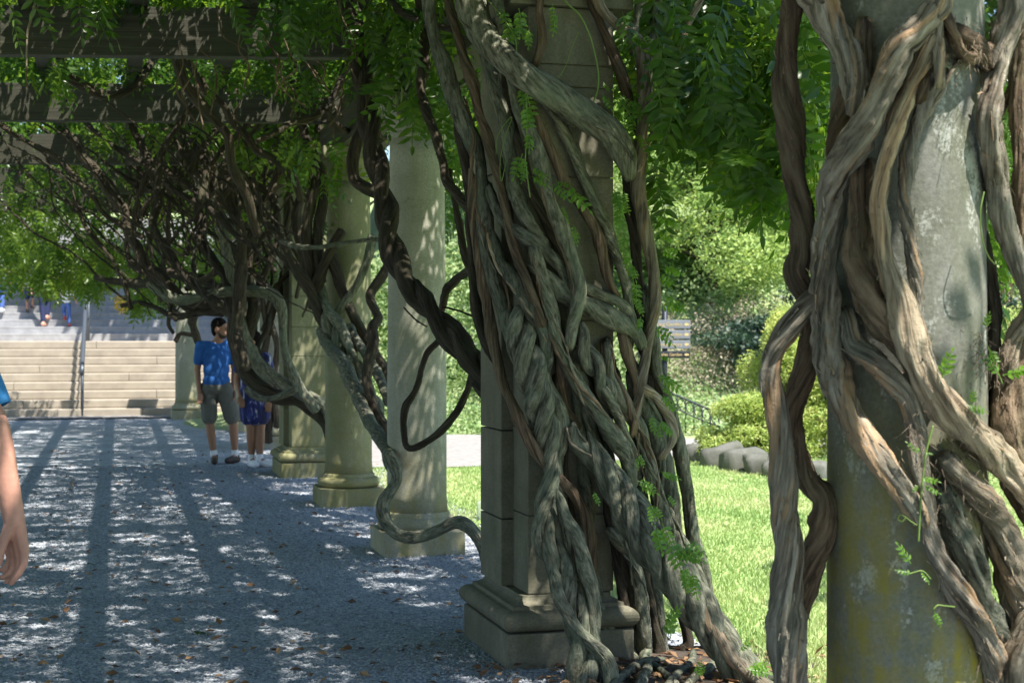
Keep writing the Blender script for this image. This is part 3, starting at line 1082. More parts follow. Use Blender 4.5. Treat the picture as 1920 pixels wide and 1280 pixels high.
# outer left trunk sweeping down into the rope
T2([(800, -20, 17), (803, 30, 17), (813, 80, 17), (832, 122, 17), (853, 180, 17), (872, 230, 18), (889, 275, 18), (900, 330, 17), (908, 400, 17), (916, 470, 17), (930, 530, 18), (948, 580, 18), (968, 630, 17), (985, 690, 17)], 1.2, top=True, dx=-.4)
T2([(886, 330, 11), (889, 395, 11), (897, 470, 11), (908, 545, 12), (918, 607, 12), (925, 650, 12), (937, 700, 12), (955, 745, 12), (975, 790, 12), (998, 830, 12), (1022, 866, 12), (1048, 897, 13), (1072, 922, 13), (1090, 955, 12), (1100, 985, 11), (1108, 1020, 10), (1110, 1070, 9)], 2.1, M_BARK_BROWN)
T2([(862, 250, 10), (878, 330, 12), (882, 395, 12), (886, 470, 12), (890, 545, 12), (900, 607, 11), (915, 650, 10)], .6, M_BARK_DARK)
T2([(838, -20, 9), (855, 50, 9), (867, 100, 9), (884, 150, 10), (893, 190, 10), (909, 240, 10), (922, 287, 9), (934, 335, 9), (947, 382, 9), (957, 430, 9), (966, 470, 9), (975, 500, 9), (990, 535, 11), (1005, 572, 11), (1014, 605, 11)], 2.4, M_BARK_BROWN, top=True, dx=-.3)
# broad diagonal limb across the stone
T2([(868, -20, 24), (890, 40, 25), (925, 90, 26), (968, 128, 25), (1012, 160, 24), (1060, 187, 25), (1108, 222, 28), (1145, 252, 28), (1166, 288, 24), (1176, 322, 16)], 2.6, top=True, dx=-.3, seg=18)
T2([(905, 20, 14), (915, 100, 15), (928, 160, 15), (945, 230, 15), (958, 300, 15), (968, 360, 16), (985, 400, 16), (1003, 430, 15), (1018, 455, 13)], 1.0)
T2([(930, -20, 11), (940, 60, 11), (955, 130, 12), (972, 200, 13), (988, 240, 13), (1004, 278, 14), (1019, 330, 15), (1036, 385, 16), (1056, 435, 16), (1073, 485, 16), (1083, 532, 16), (1081, 570, 15), (1073, 607, 13), (1070, 645, 10)], 2.6, top=True, seg=16)
T2([(990, 180, 8), (1002, 215, 9), (1017, 250, 9), (1035, 287, 9), (1054, 327, 10), (1073, 365, 10), (1095, 395, 10), (1114, 427, 10), (1126, 465, 10), (1137, 507, 10), (1152, 545, 8)], 1.5, M_BARK_BROWN)
T2([(1010, 170, 10), (1040, 212, 11), (1058, 250, 11), (1073, 287, 11), (1088, 325, 12), (1103, 360, 12), (1118, 390, 13), (1136, 425, 13), (1152, 465, 13), (1166, 505, 13), (1174, 545, 12), (1178, 590, 11), (1180, 640, 11)], .4)
T2([(1060, 210, 6), (1070, 232, 7), (1080, 275, 7), (1092, 317, 8), (1102, 350, 8)], .2)
T2([(918, 360, 12), (930, 392, 13), (950, 420, 13), (975, 438, 13), (1000, 452, 13), (1023, 470, 14), (1046, 492, 14), (1060, 515, 13), (1066, 540, 11)], 1.8)
T2([(1000, 500, 15), (1027, 520, 17), (1047, 540, 18), (1070, 557, 19), (1102, 574, 20), (1136, 592, 20), (1170, 611, 19), (1196, 630, 16), (1206, 650, 10)], 1.4, seg=16)
T2([(1080, 535, 11), (1102, 541, 12), (1136, 555, 12), (1163, 568, 12), (1181, 587, 11), (1187, 610, 9)], 1.8)
T2([(955, 420, 10), (968, 470, 11), (978, 505, 12), (990, 535, 12), (1005, 570, 12), (1016, 600, 12), (1022, 640, 12)], .6, M_BARK_BROWN)
T2([(1002, 470, 11), (1010, 500, 13), (1020, 535, 13), (1032, 580, 13), (1042, 625, 13), (1052, 660, 14), (1066, 690, 15), (1084, 719, 15), (1110, 755, 16), (1134, 792, 17), (1158, 830, 17), (1177, 862, 17), (1184, 900, 14)], 2.3, seg=16)
T2([(920, 440, 13), (940, 490, 15), (962, 520, 16), (982, 553, 16), (999, 585, 16), (1014, 620, 16), (1023, 660, 15), (1020, 700, 14)], 1.6)
T2([(905, 480, 12), (925, 540, 14), (945, 590, 15), (963, 640, 15)], .8)
# rope on the left: strands wound together
B2([(962, 570, 26), (975, 625, 30), (992, 690, 32), (1010, 750, 31), (1024, 800, 28), (1033, 850, 24), (1036, 890, 20)], 1.0, n=3, pitch=7.0, spread=.56, fat=.50, phase=.6, seg=18, lump=.06)
B2([(1078, 600, 20), (1090, 645, 22), (1116, 690, 22), (1134, 725, 20), (1142, 765, 15)], 1.1, n=2, pitch=6.5, spread=.52, fat=.56, seg=16, lump=.06)
T2([(1012, 680, 12), (1024, 715, 13), (1042, 750, 14), (1054, 790, 14), (1053, 830, 14), (1045, 862, 14), (1046, 895, 13), (1054, 930, 12), (1060, 970, 11)], 1.9, seg=14)
T2([(1128, 725, 8), (1150, 762, 9), (1170, 806, 9), (1183, 832, 8), (1190, 850, 6)], 2.0)
T2([(1138, 650, 10), (1143, 702, 12), (1160, 732, 14), (1181, 772, 15), (1201, 806, 15), (1211, 852, 15), (1220, 890, 15), (1231, 927, 15), (1240, 960, 15), (1250, 1000, 16)], 1.2, seg=14)
T2([(1190, 690, 14), (1205, 740, 17), (1222, 790, 18), (1236, 840, 18), (1247, 880, 18), (1256, 930, 18), (1263, 980, 18), (1268, 1030, 17)], .5, seg=14)
T2([(1205, 640, 14), (1225, 690, 14), (1240, 740, 14), (1240, 780, 12)], -.4, M_BARK_DARK)
T2([(1068, 560, 10), (1078, 640, 12), (1085, 700, 13), (1098, 760, 13), (1110, 810, 13), (1125, 850, 14), (1140, 880, 12)], .5)
T2([(1050, 620, 11), (1052, 700, 12), (1060, 760, 12), (1080, 800, 11)], .1, M_BARK_BROWN)
# right-hand stems
T2([(1110, -20, 10), (1120, 32, 11), (1138, 75, 11), (1152, 105, 11), (1164, 137, 11), (1174, 170, 11), (1184, 212, 10), (1197, 245, 9)], .8, M_BARK_BROWN, top=True)
T2([(1118, -20, 12), (1133, 22, 13), (1160, 47, 14), (1184, 68, 15), (1201, 95, 16), (1207, 140, 16), (1209, 187, 16), (1207, 225, 16), (1203, 262, 15), (1199, 300, 15), (1196, 345, 16), (1201, 395, 16), (1209, 435, 15), (1220, 482, 14), (1228, 532, 13), (1230, 572, 12), (1223, 607, 11), (1213, 642, 11), (1208, 672, 11), (1202, 705, 12), (1198, 742, 12), (1192, 780, 10), (1190, 812, 7)], 1.6, M_BARK_PALE, top=True, seg=16, flute=.1)
T2([(1205, 725, 10), (1222, 737, 11), (1240, 757, 11), (1256, 785, 11), (1263, 814, 11), (1254, 836, 10), (1240, 856, 8)], 1.6, M_BARK_PALE, wob=0)
T2([(1203, -20, 10), (1198, 15, 10), (1192, 50, 9), (1187, 80, 8)], 1.0, top=True)
T2([(1235, -30, 8), (1228, 25, 8), (1224, 62, 9), (1216, 100, 9), (1213, 130, 8)], 1.0, top=True)
T2([(1325, -30, 5), (1311, 5, 6), (1297, 32, 6), (1287, 57, 6), (1273, 105, 5.5), (1260, 142, 5), (1246, 180, 5), (1236, 212, 4.5), (1224, 250, 4)], 1.0, M_BARK_PALE, top=True, dx=.3)
T2([(1014, -20, 8), (1012, 25, 8), (1016, 57, 8.5), (1014, 85, 8), (1005, 115, 7)], .8, M_BARK_BROWN, top=True)
T2([(1166, 630, 11), (1182, 685, 11), (1194, 718, 11), (1198, 742, 10)], 1.3, M_BARK_BROWN)
T2([(1172, 300, 10), (1180, 360, 12), (1186, 420, 12), (1192, 480, 12), (1198, 540, 12), (1204, 600, 12)], -.2, M_BARK_DARK)
T2([(1210, 560, 12), (1222, 620, 13), (1232, 690, 11), (1247, 730, 11), (1260, 766, 10.5), (1270, 810, 10.5), (1277, 852, 10), (1284, 890, 10), (1292, 927, 10), (1297, 972, 10), (1302, 1005, 10), (1316, 1040, 11), (1326, 1090, 10), (1332, 1135, 9.5), (1340, 1175, 9), (1352, 1215, 9)], .5, foot=True)
T2([(1250, 950, 9), (1268, 988, 10), (1285, 1015, 10), (1303, 1060, 10), (1317, 1100, 9.5), (1328, 1140, 9), (1335, 1180, 8)], .8, foot=True)
# lower trunks
T2([(1072, 800, 12), (1078, 826, 20), (1108, 855, 22), (1140, 885, 22), (1163, 910, 22), (1186, 932, 22), (1206, 955, 20), (1222, 985, 14)], 2.4, seg=16)
B2([(1090, 800, 12), (1118, 852, 18), (1150, 905, 26), (1182, 960, 34), (1214, 1010, 37), (1250, 1058, 38), (1285, 1105, 38), (1320, 1155, 36), (1352, 1205, 34), (1388, 1252, 36), (1430, 1310, 34), (1460, 1350, 30)], 1.6, n=4, pitch=9, spread=.60, fat=.47, phase=2.2, seg=20, lump=.07, dz=(7.24, 6.8))
T2([(1150, 1000, 10), (1172, 1030, 13), (1188, 1060, 15), (1198, 1100, 15), (1203, 1147, 15), (1207, 1187, 15), (1211, 1225, 14), (1210, 1255, 12)], .8)
T2([(1130, 880, 12), (1150, 940, 12), (1162, 990, 12), (1170, 1050, 12), (1182, 1090, 10), (1188, 1150, 10)], .3, M_BARK_DARK, foot=True)
B2([(1034, 800, 10), (1036, 850, 13), (1032, 905, 17), (1021, 960, 22), (1024, 1010, 25), (1046, 1055, 27), (1064, 1100, 27), (1082, 1150, 27), (1094, 1200, 29), (1098, 1250, 33), (1100, 1300, 37), (1102, 1350, 42)], 1.2, n=3, pitch=10, spread=.56, fat=.52, phase=.4, seg=18, lump=.07, dz=(7.22, 6.8))
T2([(1054, 940, 11), (1064, 970, 13), (1082, 1010, 14), (1096, 1060, 15), (1109, 1105, 15), (1114, 1147, 14), (1116, 1195, 14), (1118, 1225, 13)], 2.2, seg=16, dz=(7.06, 6.86))
T2([(1042, 1082, 11), (1047, 1110, 13), (1058, 1140, 14), (1078, 1175, 15), (1106, 1207, 16), (1132, 1232, 16), (1144, 1262, 17), (1146, 1300, 18), (1144, 1350, 18)], 3.0, seg=18, dz=(6.98, 6.72))
T2([(1108, 1090, 10), (1122, 1135, 13), (1142, 1180, 13), (1164, 1213, 12), (1186, 1232, 9)], .9)
T2([(1300, 1110, 12), (1322, 1150, 14), (1345, 1190, 15), (1370, 1225, 16), (1402, 1257, 16), (1442, 1290, 14), (1490, 1330, 11)], 3.0, M_BARK_PALE, dz=(7.0, 6.72))
for pts in ([(1140, 1292, 8), (1168, 1266, 10), (1192, 1250, 10), (1216, 1240, 9), (1245, 1236, 6)], [(1212, 1238, 9), (1214, 1252, 10), (1206, 1270, 10), (1192, 1300, 9)],
            [(1300, 1222, 6), (1296, 1240, 8), (1280, 1254, 8), (1262, 1272, 8), (1240, 1300, 7)], [(1225, 1246, 7), (1246, 1262, 7), (1268, 1282, 7), (1282, 1310, 6)],
            [(1345, 1236, 11), (1330, 1252, 11), (1306, 1266, 9), (1285, 1290, 8)], [(1385, 1250, 12), (1410, 1262, 10), (1450, 1270, 7)]):
    T2(pts, 0, name='root', lump=.04, rough=.03, step=.02, lie=True, wob=.05)
# hidden thicket of older stems behind, so no bare stone shows between
g = np.random.default_rng(5)
for k in range(16):
    x0 = 925 + 270 * g.uniform(); y0 = g.uniform(-20, 380)
    pts, x = [], x0
    for y in range(int(y0), int(y0 + g.uniform(260, 620)), 70):
        pts.append((x, y, g.uniform(7, 12)))
        x += 70 * (.36 + g.normal(0, .12))
    lim = [q for q in pts if q[0] < 1000 + max(0, q[1] - 250) * .30]
    if len(lim) > 2:
        T2(lim, g.uniform(-.2, .7), M_BARK_DARK if k % 3 else M_BARK_BROWN)
for k in range(9):
    pts = []
    x = 1030 + 26 * k + g.normal(0, 6)
    for y in range(720, 1230, 80):
        pts.append((x, y, g.uniform(9, 13)))
        x += 80 * (.10 + .10 * k / 9 + g.normal(0, .06))
    T2(pts, g.uniform(-.3, .3), M_BARK_DARK if k % 2 else M_BARK_PIER, foot=True)

# thin runners wound round the thicker trunks
g = np.random.default_rng(17)
big = [W for W in PATHS if W[:, 3].mean() > .024 and len(W) > 6]
for k in range(26):
    W = big[int(g.integers(0, len(big)))]
    C = catmull(W, .03)
    a0 = int(g.integers(0, max(1, len(C) // 2))); C = C[a0:a0 + int(g.integers(22, 60))]
    if len(C) < 10:
        continue
    s_ = np.arange(len(C)) * .03
    ph = s_ * g.uniform(3, 9) * g.choice([-1, 1]) + g.uniform(0, 6)
    rr = C[:, 3] * 1.05
    pts = C[:, :3] + np.stack([np.cos(ph) * rr, -np.abs(np.sin(ph)) * rr * .9, np.zeros(len(C))], -1)
    rt = g.uniform(.0045, .0115)
    taper = np.sin(np.linspace(.12, math.pi - .12, len(C))) ** .35
    stem(np.c_[pts, rt * taper][::2], [M_BARK_BROWN, M_BARK_PIER, M_BARK_PIER, M_BARK_PALE][int(g.integers(0, 4))], VP, seg=8, lump=.1, flute=.04, wob=.3)

# --- the vine on the near column
VC = vine((1.25, 3.7, 0), 'pale peeling wisteria trunks winding round the near lichened column at right')
def T1(pts, layer=0.0, mat=M_BARK_TAN, top=False, foot=False, dx=0, dy=0, surf=S1, **kw):
    down = pts[0][1] < pts[-1][1]
    W = world_path(free_ends(pts, top, foot), surf, layer)
    if down:
        W = W[::-1]
    if foot: W = grow_foot(W)
    if top: W = grow_top(W, dx=dx, dy=dy)
    kw['seg'] = 40; kw.setdefault('flute', .10); kw.setdefault('lump', .10); kw.setdefault('rough', .15); kw.setdefault('step', .012); kw.setdefault('flakes', 1.6)
    return stem(W, mat, VC, **kw)
T1([(1490, -30, 22), (1480, 50, 22), (1472, 112, 22), (1471, 175, 22), (1480, 225, 22), (1491, 275, 22), (1492, 325, 22), (1498, 382, 23), (1506, 432, 24), (1504, 472, 24), (1492, 507, 23), (1498, 534, 22), (1517, 560, 18), (1530, 580, 12)], .6, M_BARK_BROWN, top=True, dx=-.2)
T1([(1532, 548, 14), (1512, 572, 20), (1489, 607, 22), (1466, 640, 22), (1452, 672, 21), (1446, 710, 22), (1451, 752, 22), (1461, 802, 23), (1467, 852, 24), (1467, 915, 24), (1466, 985, 24), (1471, 1047, 25), (1473, 1110, 27), (1478, 1185, 31), (1484, 1285, 34)], 1.4, foot=True)
T1([(1522, 600, 14), (1514, 665, 19), (1499, 715, 19), (1484, 765, 19), (1486, 815, 19), (1500, 865, 21), (1520, 905, 26), (1545, 935, 28), (1552, 970, 26), (1546, 1005, 23), (1527, 1047, 21), (1511, 1097, 20), (1499, 1140, 18), (1490, 1190, 14)], -.6, M_BARK_BROWN)
T1([(1515, -40, 30), (1533, 0, 30), (1552, 45, 32), (1574, 84, 32), (1594, 120, 30), (1604, 160, 24), (1600, 205, 14)], 1.0, top=True, dx=-.2, seg=24)
T1([(1600, 120, 22), (1590, 180, 22), (1575, 240, 18), (1565, 300, 14)], -.3, M_BARK_BROWN)
T1([(1765, -30, 22), (1745, 20, 24), (1718, 56, 27), (1690, 84, 27), (1670, 125, 26), (1652, 165, 25), (1628, 212, 26), (1603, 262, 27), (1580, 318, 27), (1564, 365, 27), (1556, 410, 26), (1548, 457, 26), (1546, 507, 26), (1548, 570, 26), (1553, 635, 27), (1565, 702, 26), (1581, 752, 25), (1603, 795, 25), (1634, 845, 24), (1664, 885, 23), (1690, 920, 22), (1712, 950, 18), (1728, 980, 12)], 1.6, top=True, seg=24, flute=.12)
T1([(1745, 70, 16), (1728, 110, 18), (1712, 150, 18), (1692, 200, 18), (1668, 270, 18), (1652, 332, 18), (1648, 382, 18), (1656, 432, 18), (1668, 495, 19), (1684, 545, 20), (1692, 590, 22), (1700, 640, 25), (1718, 690, 27), (1749, 740, 28), (1790, 782, 29), (1828, 814, 30), (1866, 850, 31), (1900, 885, 32), (1935, 920, 33), (1980, 980, 34)], 1.2, top=False, seg=24, flute=.12, mat=M_BARK_PALE)
T1([(1760, 150, 12), (1728, 212, 13), (1712, 262, 13), (1700, 310, 14), (1694, 370, 13), (1702, 432, 12), (1712, 482, 11), (1720, 545, 11), (1726, 620, 12), (1740, 680, 11), (1760, 720, 9)], .7, seg=14)
T1([(1625, 330, 22), (1620, 407, 28), (1606, 470, 30), (1614, 520, 31), (1636, 570, 32), (1660, 612, 30), (1690, 650, 24), (1710, 690, 16)], .2, M_BARK_BROWN, seg=24, flute=.14)
T1([(1590, 600, 16), (1604, 652, 18), (1638, 677, 18), (1671, 708, 17), (1700, 742, 16), (1712, 790, 16), (1716, 840, 17), (1724, 890, 18), (1738, 940, 19), (1742, 990, 19), (1753, 1028, 20), (1778, 1076, 21), (1808, 1125, 22), (1838, 1175, 22), (1858, 1225, 21), (1868, 1285, 20)], 1.0, foot=True)
T1([(1752, -20, 10), (1756, 37, 11), (1760, 87, 11), (1760, 150, 10)], 1.8, top=True)
T1([(1770, 930, 20), (1792, 997, 25), (1818, 1060, 27), (1842, 1122, 28), (1868, 1175, 28), (1895, 1240, 28)], .3, M_BARK_PIER, foot=False)
T1([(1775, 870, 22), (1802, 900, 26), (1838, 935, 28), (1866, 985, 29), (1890, 1050, 30), (1915, 1110, 31), (1950, 1190, 32)], .8, mat=M_BARK_PALE)
T1([(1940, 1150, 26), (1915, 1195, 28), (1900, 1245, 28), (1905, 1310, 30)], 1.6, foot=True, mat=M_BARK_PALE)
T1([(1900, -30, 20), (1886, 50, 22), (1870, 112, 22), (1858, 175, 22), (1851, 215, 22), (1855, 262, 22), (1863, 312, 22), (1870, 350, 22), (1880, 395, 22), (1897, 445, 22), (1917, 507, 22), (1945, 580, 22)], .8, top=True, seg=22)
T1([(1915, 0, 14), (1909, 80, 14), (1906, 150, 14), (1907, 225, 14), (1910, 320, 14), (1918, 420, 15), (1935, 520, 15)], -2, M_BARK_BROWN, top=True)
T1([(1905, 150, 9), (1890, 185, 9), (1870, 225, 9)], -2.5, M_BARK_BROWN)
T1([(1945, 560, 14), (1915, 605, 15), (1898, 640, 15), (1890, 700, 14)], .3, mat=M_BARK_PALE)
T1([(1850, 460, 12), (1858, 520, 13), (1862, 600, 13), (1862, 680, 14), (1870, 760, 16), (1885, 850, 18)], -1.6, M_BARK_DARK)
T1([(1925, 640, 30), (1900, 720, 34), (1890, 800, 34), (1905, 880, 32), (1940, 960, 30)], -.8, M_BARK_BROWN)
T1([(1790, 60, 18), (1815, 80, 20), (1840, 105, 18), (1850, 130, 12)], .2, M_BARK_BROWN)
T1([(1780, 40, 10), (1800, 95, 12), (1825, 108, 11), (1850, 90, 9)], .8, M_BARK_BROWN)
T1([(1580, 620, 12), (1600, 640, 14), (1640, 668, 13)], .8, M_BARK_TAN)
T1([(1620, 60, 14), (1615, 130, 16), (1608, 180, 15)], .0, M_BARK_BROWN)
T1([(1728, 180, 10), (1742, 140, 8), (1768, 110, 6)], 1.4, M_BARK_BROWN)
T1([(1735, 225, 5), (1762, 175, 5), (1790, 125, 4)], .6, mat=M_BARK_PALE)

# torn fibres and rootlets hanging from the near vine
def rootlets(spots, parent, mat, n, ln, seed):
    gg = np.random.default_rng(seed)
    V, T = [], []
    for (x, y, sx, sy, dd) in spots:
        for _ in range(n):
            p = P(x + gg.normal(0, sx), y + gg.normal(0, sy), S1(x) - dd + gg.normal(0, .025))
            q = p.copy(); dr = gg.normal(0, 1, 3); dr[2] -= .8; dr /= np.linalg.norm(dr)
            for s_ in range(2):
                dr2 = dr + gg.normal(0, .5, 3)
                w = .0011
                k = len(V)
                e = q + dr2 * ln * gg.uniform(.4, 1)
                V += [q - np.array([w, 0, 0]), q + np.array([w, 0, 0]), e + np.array([0, 0, w]), e + np.array([0, w, -w])]
                T += [(k, k + 1, k + 2), (k, k + 3, k + 1)]
                q = e
    o = obj('rootlets', mesh_data('rootlets', V, np.array(T), mat, False), parent)
    o['kind'] = 'stuff'
    o.matrix_parent_inverse = Matrix.Translation(-Vector(parent.location))
def build_flakes(parent):
    for mat in {id(f[4][0]): f[4][0] for f in FLAKES if f[4][1] is parent}.values():
        fl = [f for f in FLAKES if f[4] == (mat, parent)]
        V = np.array([q for f in fl for q in f[:4]])
        Q = np.arange(len(V)).reshape(-1, 4)
        o = obj('bark_flakes', mesh_data('bark_flakes', V, Q, mat, False, {'bark_co': ('FLOAT_VECTOR', V)}), parent)
        o['kind'] = 'stuff'
        o.matrix_parent_inverse = Matrix.Translation(-Vector(parent.location))
build_flakes(VC)
M_FIBRE = plain('bark_fibre', (.15, .115, .08), .9, 0, 30, .4)
rootlets([(1770, 860, 26, 26, .05), (1810, 905, 26, 26, .05), (1760, 930, 16, 30, .04), (1900, 720, 22, 40, .03), (1890, 800, 22, 40, .03),
          (1800, 960, 20, 26, .05), (1815, 85, 24, 22, .06), (1640, 160, 22, 40, .04), (1720, 830, 8, 40, .08), (1850, 1190, 20, 30, .05),
          (1835, 660, 12, 30, .05), (1885, 680, 16, 24, .05)], VC, M_FIBRE, 80, .026, 3)

# --- dark vine hanging in front of the pale column, rooted beside the pier
VD = vine((.1, 8.6, 0), 'dark twisted vine slanting across the pale column to the pier, with a hanging loop')
SD = surf_flat(9.6)
def TD(pts, d0, d1=None, mat=M_BARK_DARK, parent=None, top=False, foot=False, dx=0, dy=0, **kw):
    n = len(pts); d1 = d0 if d1 is None else d1
    W = []
    for i, p in enumerate(pts):
        d = d0 + (d1 - d0) * i / (n - 1)
        W.append((*P(p[0], p[1], d), p[2] / F * d))
    W = np.array(W)
    if pts[0][1] < pts[-1][1]:
        W = W[::-1]
    if foot: W = grow_foot(W)
    if top: W = grow_top(W, dx=dx, dy=dy)
    return stem(W, mat, parent or VD, **kw)
def BD(pts, d0, d1=None, mat=M_BARK_DARK, parent=None, top=False, **kw):
    n = len(pts); d1 = d0 if d1 is None else d1
    W = np.array([(*P(p[0], p[1], d0 + (d1 - d0) * i / (n - 1)), p[2] / F * (d0 + (d1 - d0) * i / (n - 1))) for i, p in enumerate(pts)])
    if pts[0][1] < pts[-1][1]:
        W = W[::-1]
    if top: W = grow_top(W)
    return braid(W, mat, parent or VD, **kw)
BD([(650, -40, 18), (660, 20, 19), (668, 70, 20), (675, 120, 20), (683, 175, 20), (691, 225, 20), (700, 275, 20), (711, 325, 21), (722, 375, 22), (726, 420, 23), (733, 460, 23), (748, 497, 22), (766, 530, 22), (790, 563, 22), (818, 594, 22), (850, 630, 24), (878, 664, 26), (905, 694, 26), (940, 740, 26)], 9.9, 8.0, n=2, pitch=11, spread=.42, fat=.68, top=True, seg=14)
TD([(686, 225, 12), (668, 265, 12), (660, 305, 12), (664, 335, 12), (682, 348, 12), (706, 360, 12), (722, 378, 11)], 9.8, 9.7)
TD([(640, -30, 17), (655, 40, 17), (664, 90, 16)], 9.85, top=True, dx=-.3)
TD([(850, 600, 6), (835, 622, 6), (820, 642, 6), (801, 662, 6), (791, 690, 6), (785, 715, 6), (774, 740, 6), (761, 762, 6.5), (756, 787, 6.5), (758, 815, 6.5), (762, 836, 7), (776, 840, 7), (801, 827, 7), (831, 804, 7), (856, 772, 7), (874, 737, 7), (884, 705, 7), (892, 680, 7)], 8.9, 8.5, wob=0, lump=.06)
TD([(884, 705, 7), (898, 727, 8), (918, 752, 8)], 8.5, 8.2)
TD([(790, -20, 10), (796, 75, 11), (792, 140, 11), (792, 180, 10), (800, 212, 9), (813, 250, 9), (830, 300, 9), (838, 335, 9), (856, 362, 9), (876, 390, 9), (900, 425, 8)], 9.2, 8.2, top=True)
TD([(843, 320, 6), (850, 370, 6), (860, 420, 6.5), (866, 457, 7), (876, 492, 8), (890, 530, 8)], 8.6, 8.2)
TD([(895, 490, 9), (877, 507, 9), (856, 526, 8), (838, 545, 8), (829, 572, 8), (822, 600, 7)], 8.3, 9.0)
TD([(715, -20, 7), (750, 20, 7), (790, 42, 7), (850, 57, 6)], 9.3, 8.3)
TD([(757, 576, 1.6), (780, 600, 1.6), (800, 612, 1.6)], 9.0)
TD([(830, 575, 2), (862, 583, 2), (890, 595, 2)], 8.6)

# --- the vine that coils round the foot of the pale column and climbs the next one
VE = vine((-.2, 10.6, 0), 'grey vine coiled round the base of the pale column, climbing the green column behind')
TD([(920, 1070, 14), (905, 1025, 13), (886, 995, 13), (866, 980, 12.5), (846, 981, 12), (824, 993, 11), (795, 1005, 10), (767, 1008, 10), (745, 1001, 10), (729, 985, 11), (719, 962, 12), (720, 940, 12), (732, 920, 12), (743, 900, 12), (741, 876, 12), (727, 850, 12)], 10.25, 10.62, M_BARK_PIER, VE, wob=.05)
TD([(741, 880, 12), (727, 850, 12), (711, 815, 13), (692, 788, 13), (675, 752, 13), (659, 715, 13), (642, 678, 13), (620, 655, 13), (605, 620, 12)], 10.6, 13.85, M_BARK_PIER, VE, wob=.05)
TD([(735, 850, 9), (723, 806, 10), (708, 780, 10), (697, 752, 10), (690, 715, 10), (693, 677, 10), (701, 640, 10), (697, 612, 10), (707, 595, 9), (698, 572, 9), (694, 552, 10), (714, 522, 10), (735, 490, 9)], 12.0, 12.8, M_BARK_DARK, VE)
TD([(715, 800, 8), (700, 760, 9), (690, 720, 9), (675, 690, 9), (655, 650, 9), (640, 610, 9), (615, 580, 9), (600, 540, 9)], 12.8, 13.9, M_BARK_PIER, VE)
TD([(735, 760, 9), (720, 725, 9), (705, 695, 9), (688, 665, 9), (670, 645, 9), (655, 615, 9)], 12.6, 13.7, M_BARK_PIER, VE)
BD([(750, 900, 20), (735, 850, 22), (715, 800, 22), (690, 750, 22), (665, 700, 22), (642, 650, 22), (622, 610, 20), (606, 570, 16)], 12.5, 13.95, M_BARK_PIER, VE, n=2, pitch=7, spread=.46, fat=.62, seg=10)
TD([(525, 440, 9), (535, 465, 9), (547, 485, 9), (565, 512, 10), (588, 557, 10), (605, 602, 10), (622, 630, 10)], 13.7, 13.8, M_BARK_DARK, VE)
TD([(697, 440, 7), (694, 462, 8), (687, 492, 8), (662, 545, 8), (641, 577, 8), (622, 602, 8)], 13.7, 13.8, M_BARK_PIER, VE)
TD([(528, 452, 5), (545, 459, 5), (562, 463, 5), (600, 463, 4.5), (640, 457, 4.5), (680, 451, 4), (714, 449, 4)], 13.6, 12.8, M_BARK_PIER, VE, wob=0)
TD([(586, 300, 9), (590, 340, 10), (585, 380, 10), (575, 430, 10), (578, 480, 10), (590, 540, 11), (605, 600, 11)], 13.95, 13.9, M_BARK_DARK, VE)
TD([(560, 200, 8), (575, 260, 9), (600, 320, 9), (606, 370, 9), (598, 420, 9), (595, 470, 9), (606, 530, 9)], 14.0, 13.9, M_BARK_DARK, VE)
TD([(640, 430, 9), (620, 470, 10), (600, 520, 11), (590, 580, 11)], 13.8, 13.9, M_BARK_DARK, VE)
TD([(620, 480, 10), (640, 540, 10), (680, 620, 10), (720, 700, 10), (728, 760, 9)], 13.9, 13.6, M_BARK_DARK, VE)

# --- vine trunks leaning out over the path beside the far pier
VF = vine((-2.0, 15.8, 0), 'dark vine trunks fanning left from the yellow green pier above the couple')
for pts, d in (([(625, 830, 15), (610, 787, 15), (585, 765, 15), (556, 746, 15), (517, 741, 15), (480, 716, 14), (455, 680, 14), (440, 630, 13), (436, 585, 12), (412, 560, 11), (370, 548, 10)], 16.2),
               ([(620, 790, 12), (606, 762, 12), (580, 745, 12), (543, 724, 12), (506, 703, 12), (480, 678, 12), (462, 640, 12), (450, 600, 11), (446, 560, 10), (430, 500, 10), (420, 440, 9), (400, 370, 9)], 16.1),
               ([(592, 768, 9), (578, 750, 9), (562, 727, 9), (548, 700, 9), (538, 665, 8), (531, 620, 9), (528, 575, 10), (512, 553, 11), (480, 545, 11), (440, 545, 10), (395, 550, 10), (345, 563, 10), (310, 555, 9), (280, 530, 8)], 16.0),
               ([(556, 728, 7), (535, 740, 7), (505, 748, 6), (480, 744, 6), (460, 728, 6)], 15.7),
               ([(505, 690, 5), (490, 670, 5), (484, 650, 5), (500, 620, 5), (505, 590, 5)], 16.2)):
    TD(pts, d, d + .2, M_BARK_DARK if d > 16.15 else M_BARK_PIER, VF, seg=10)
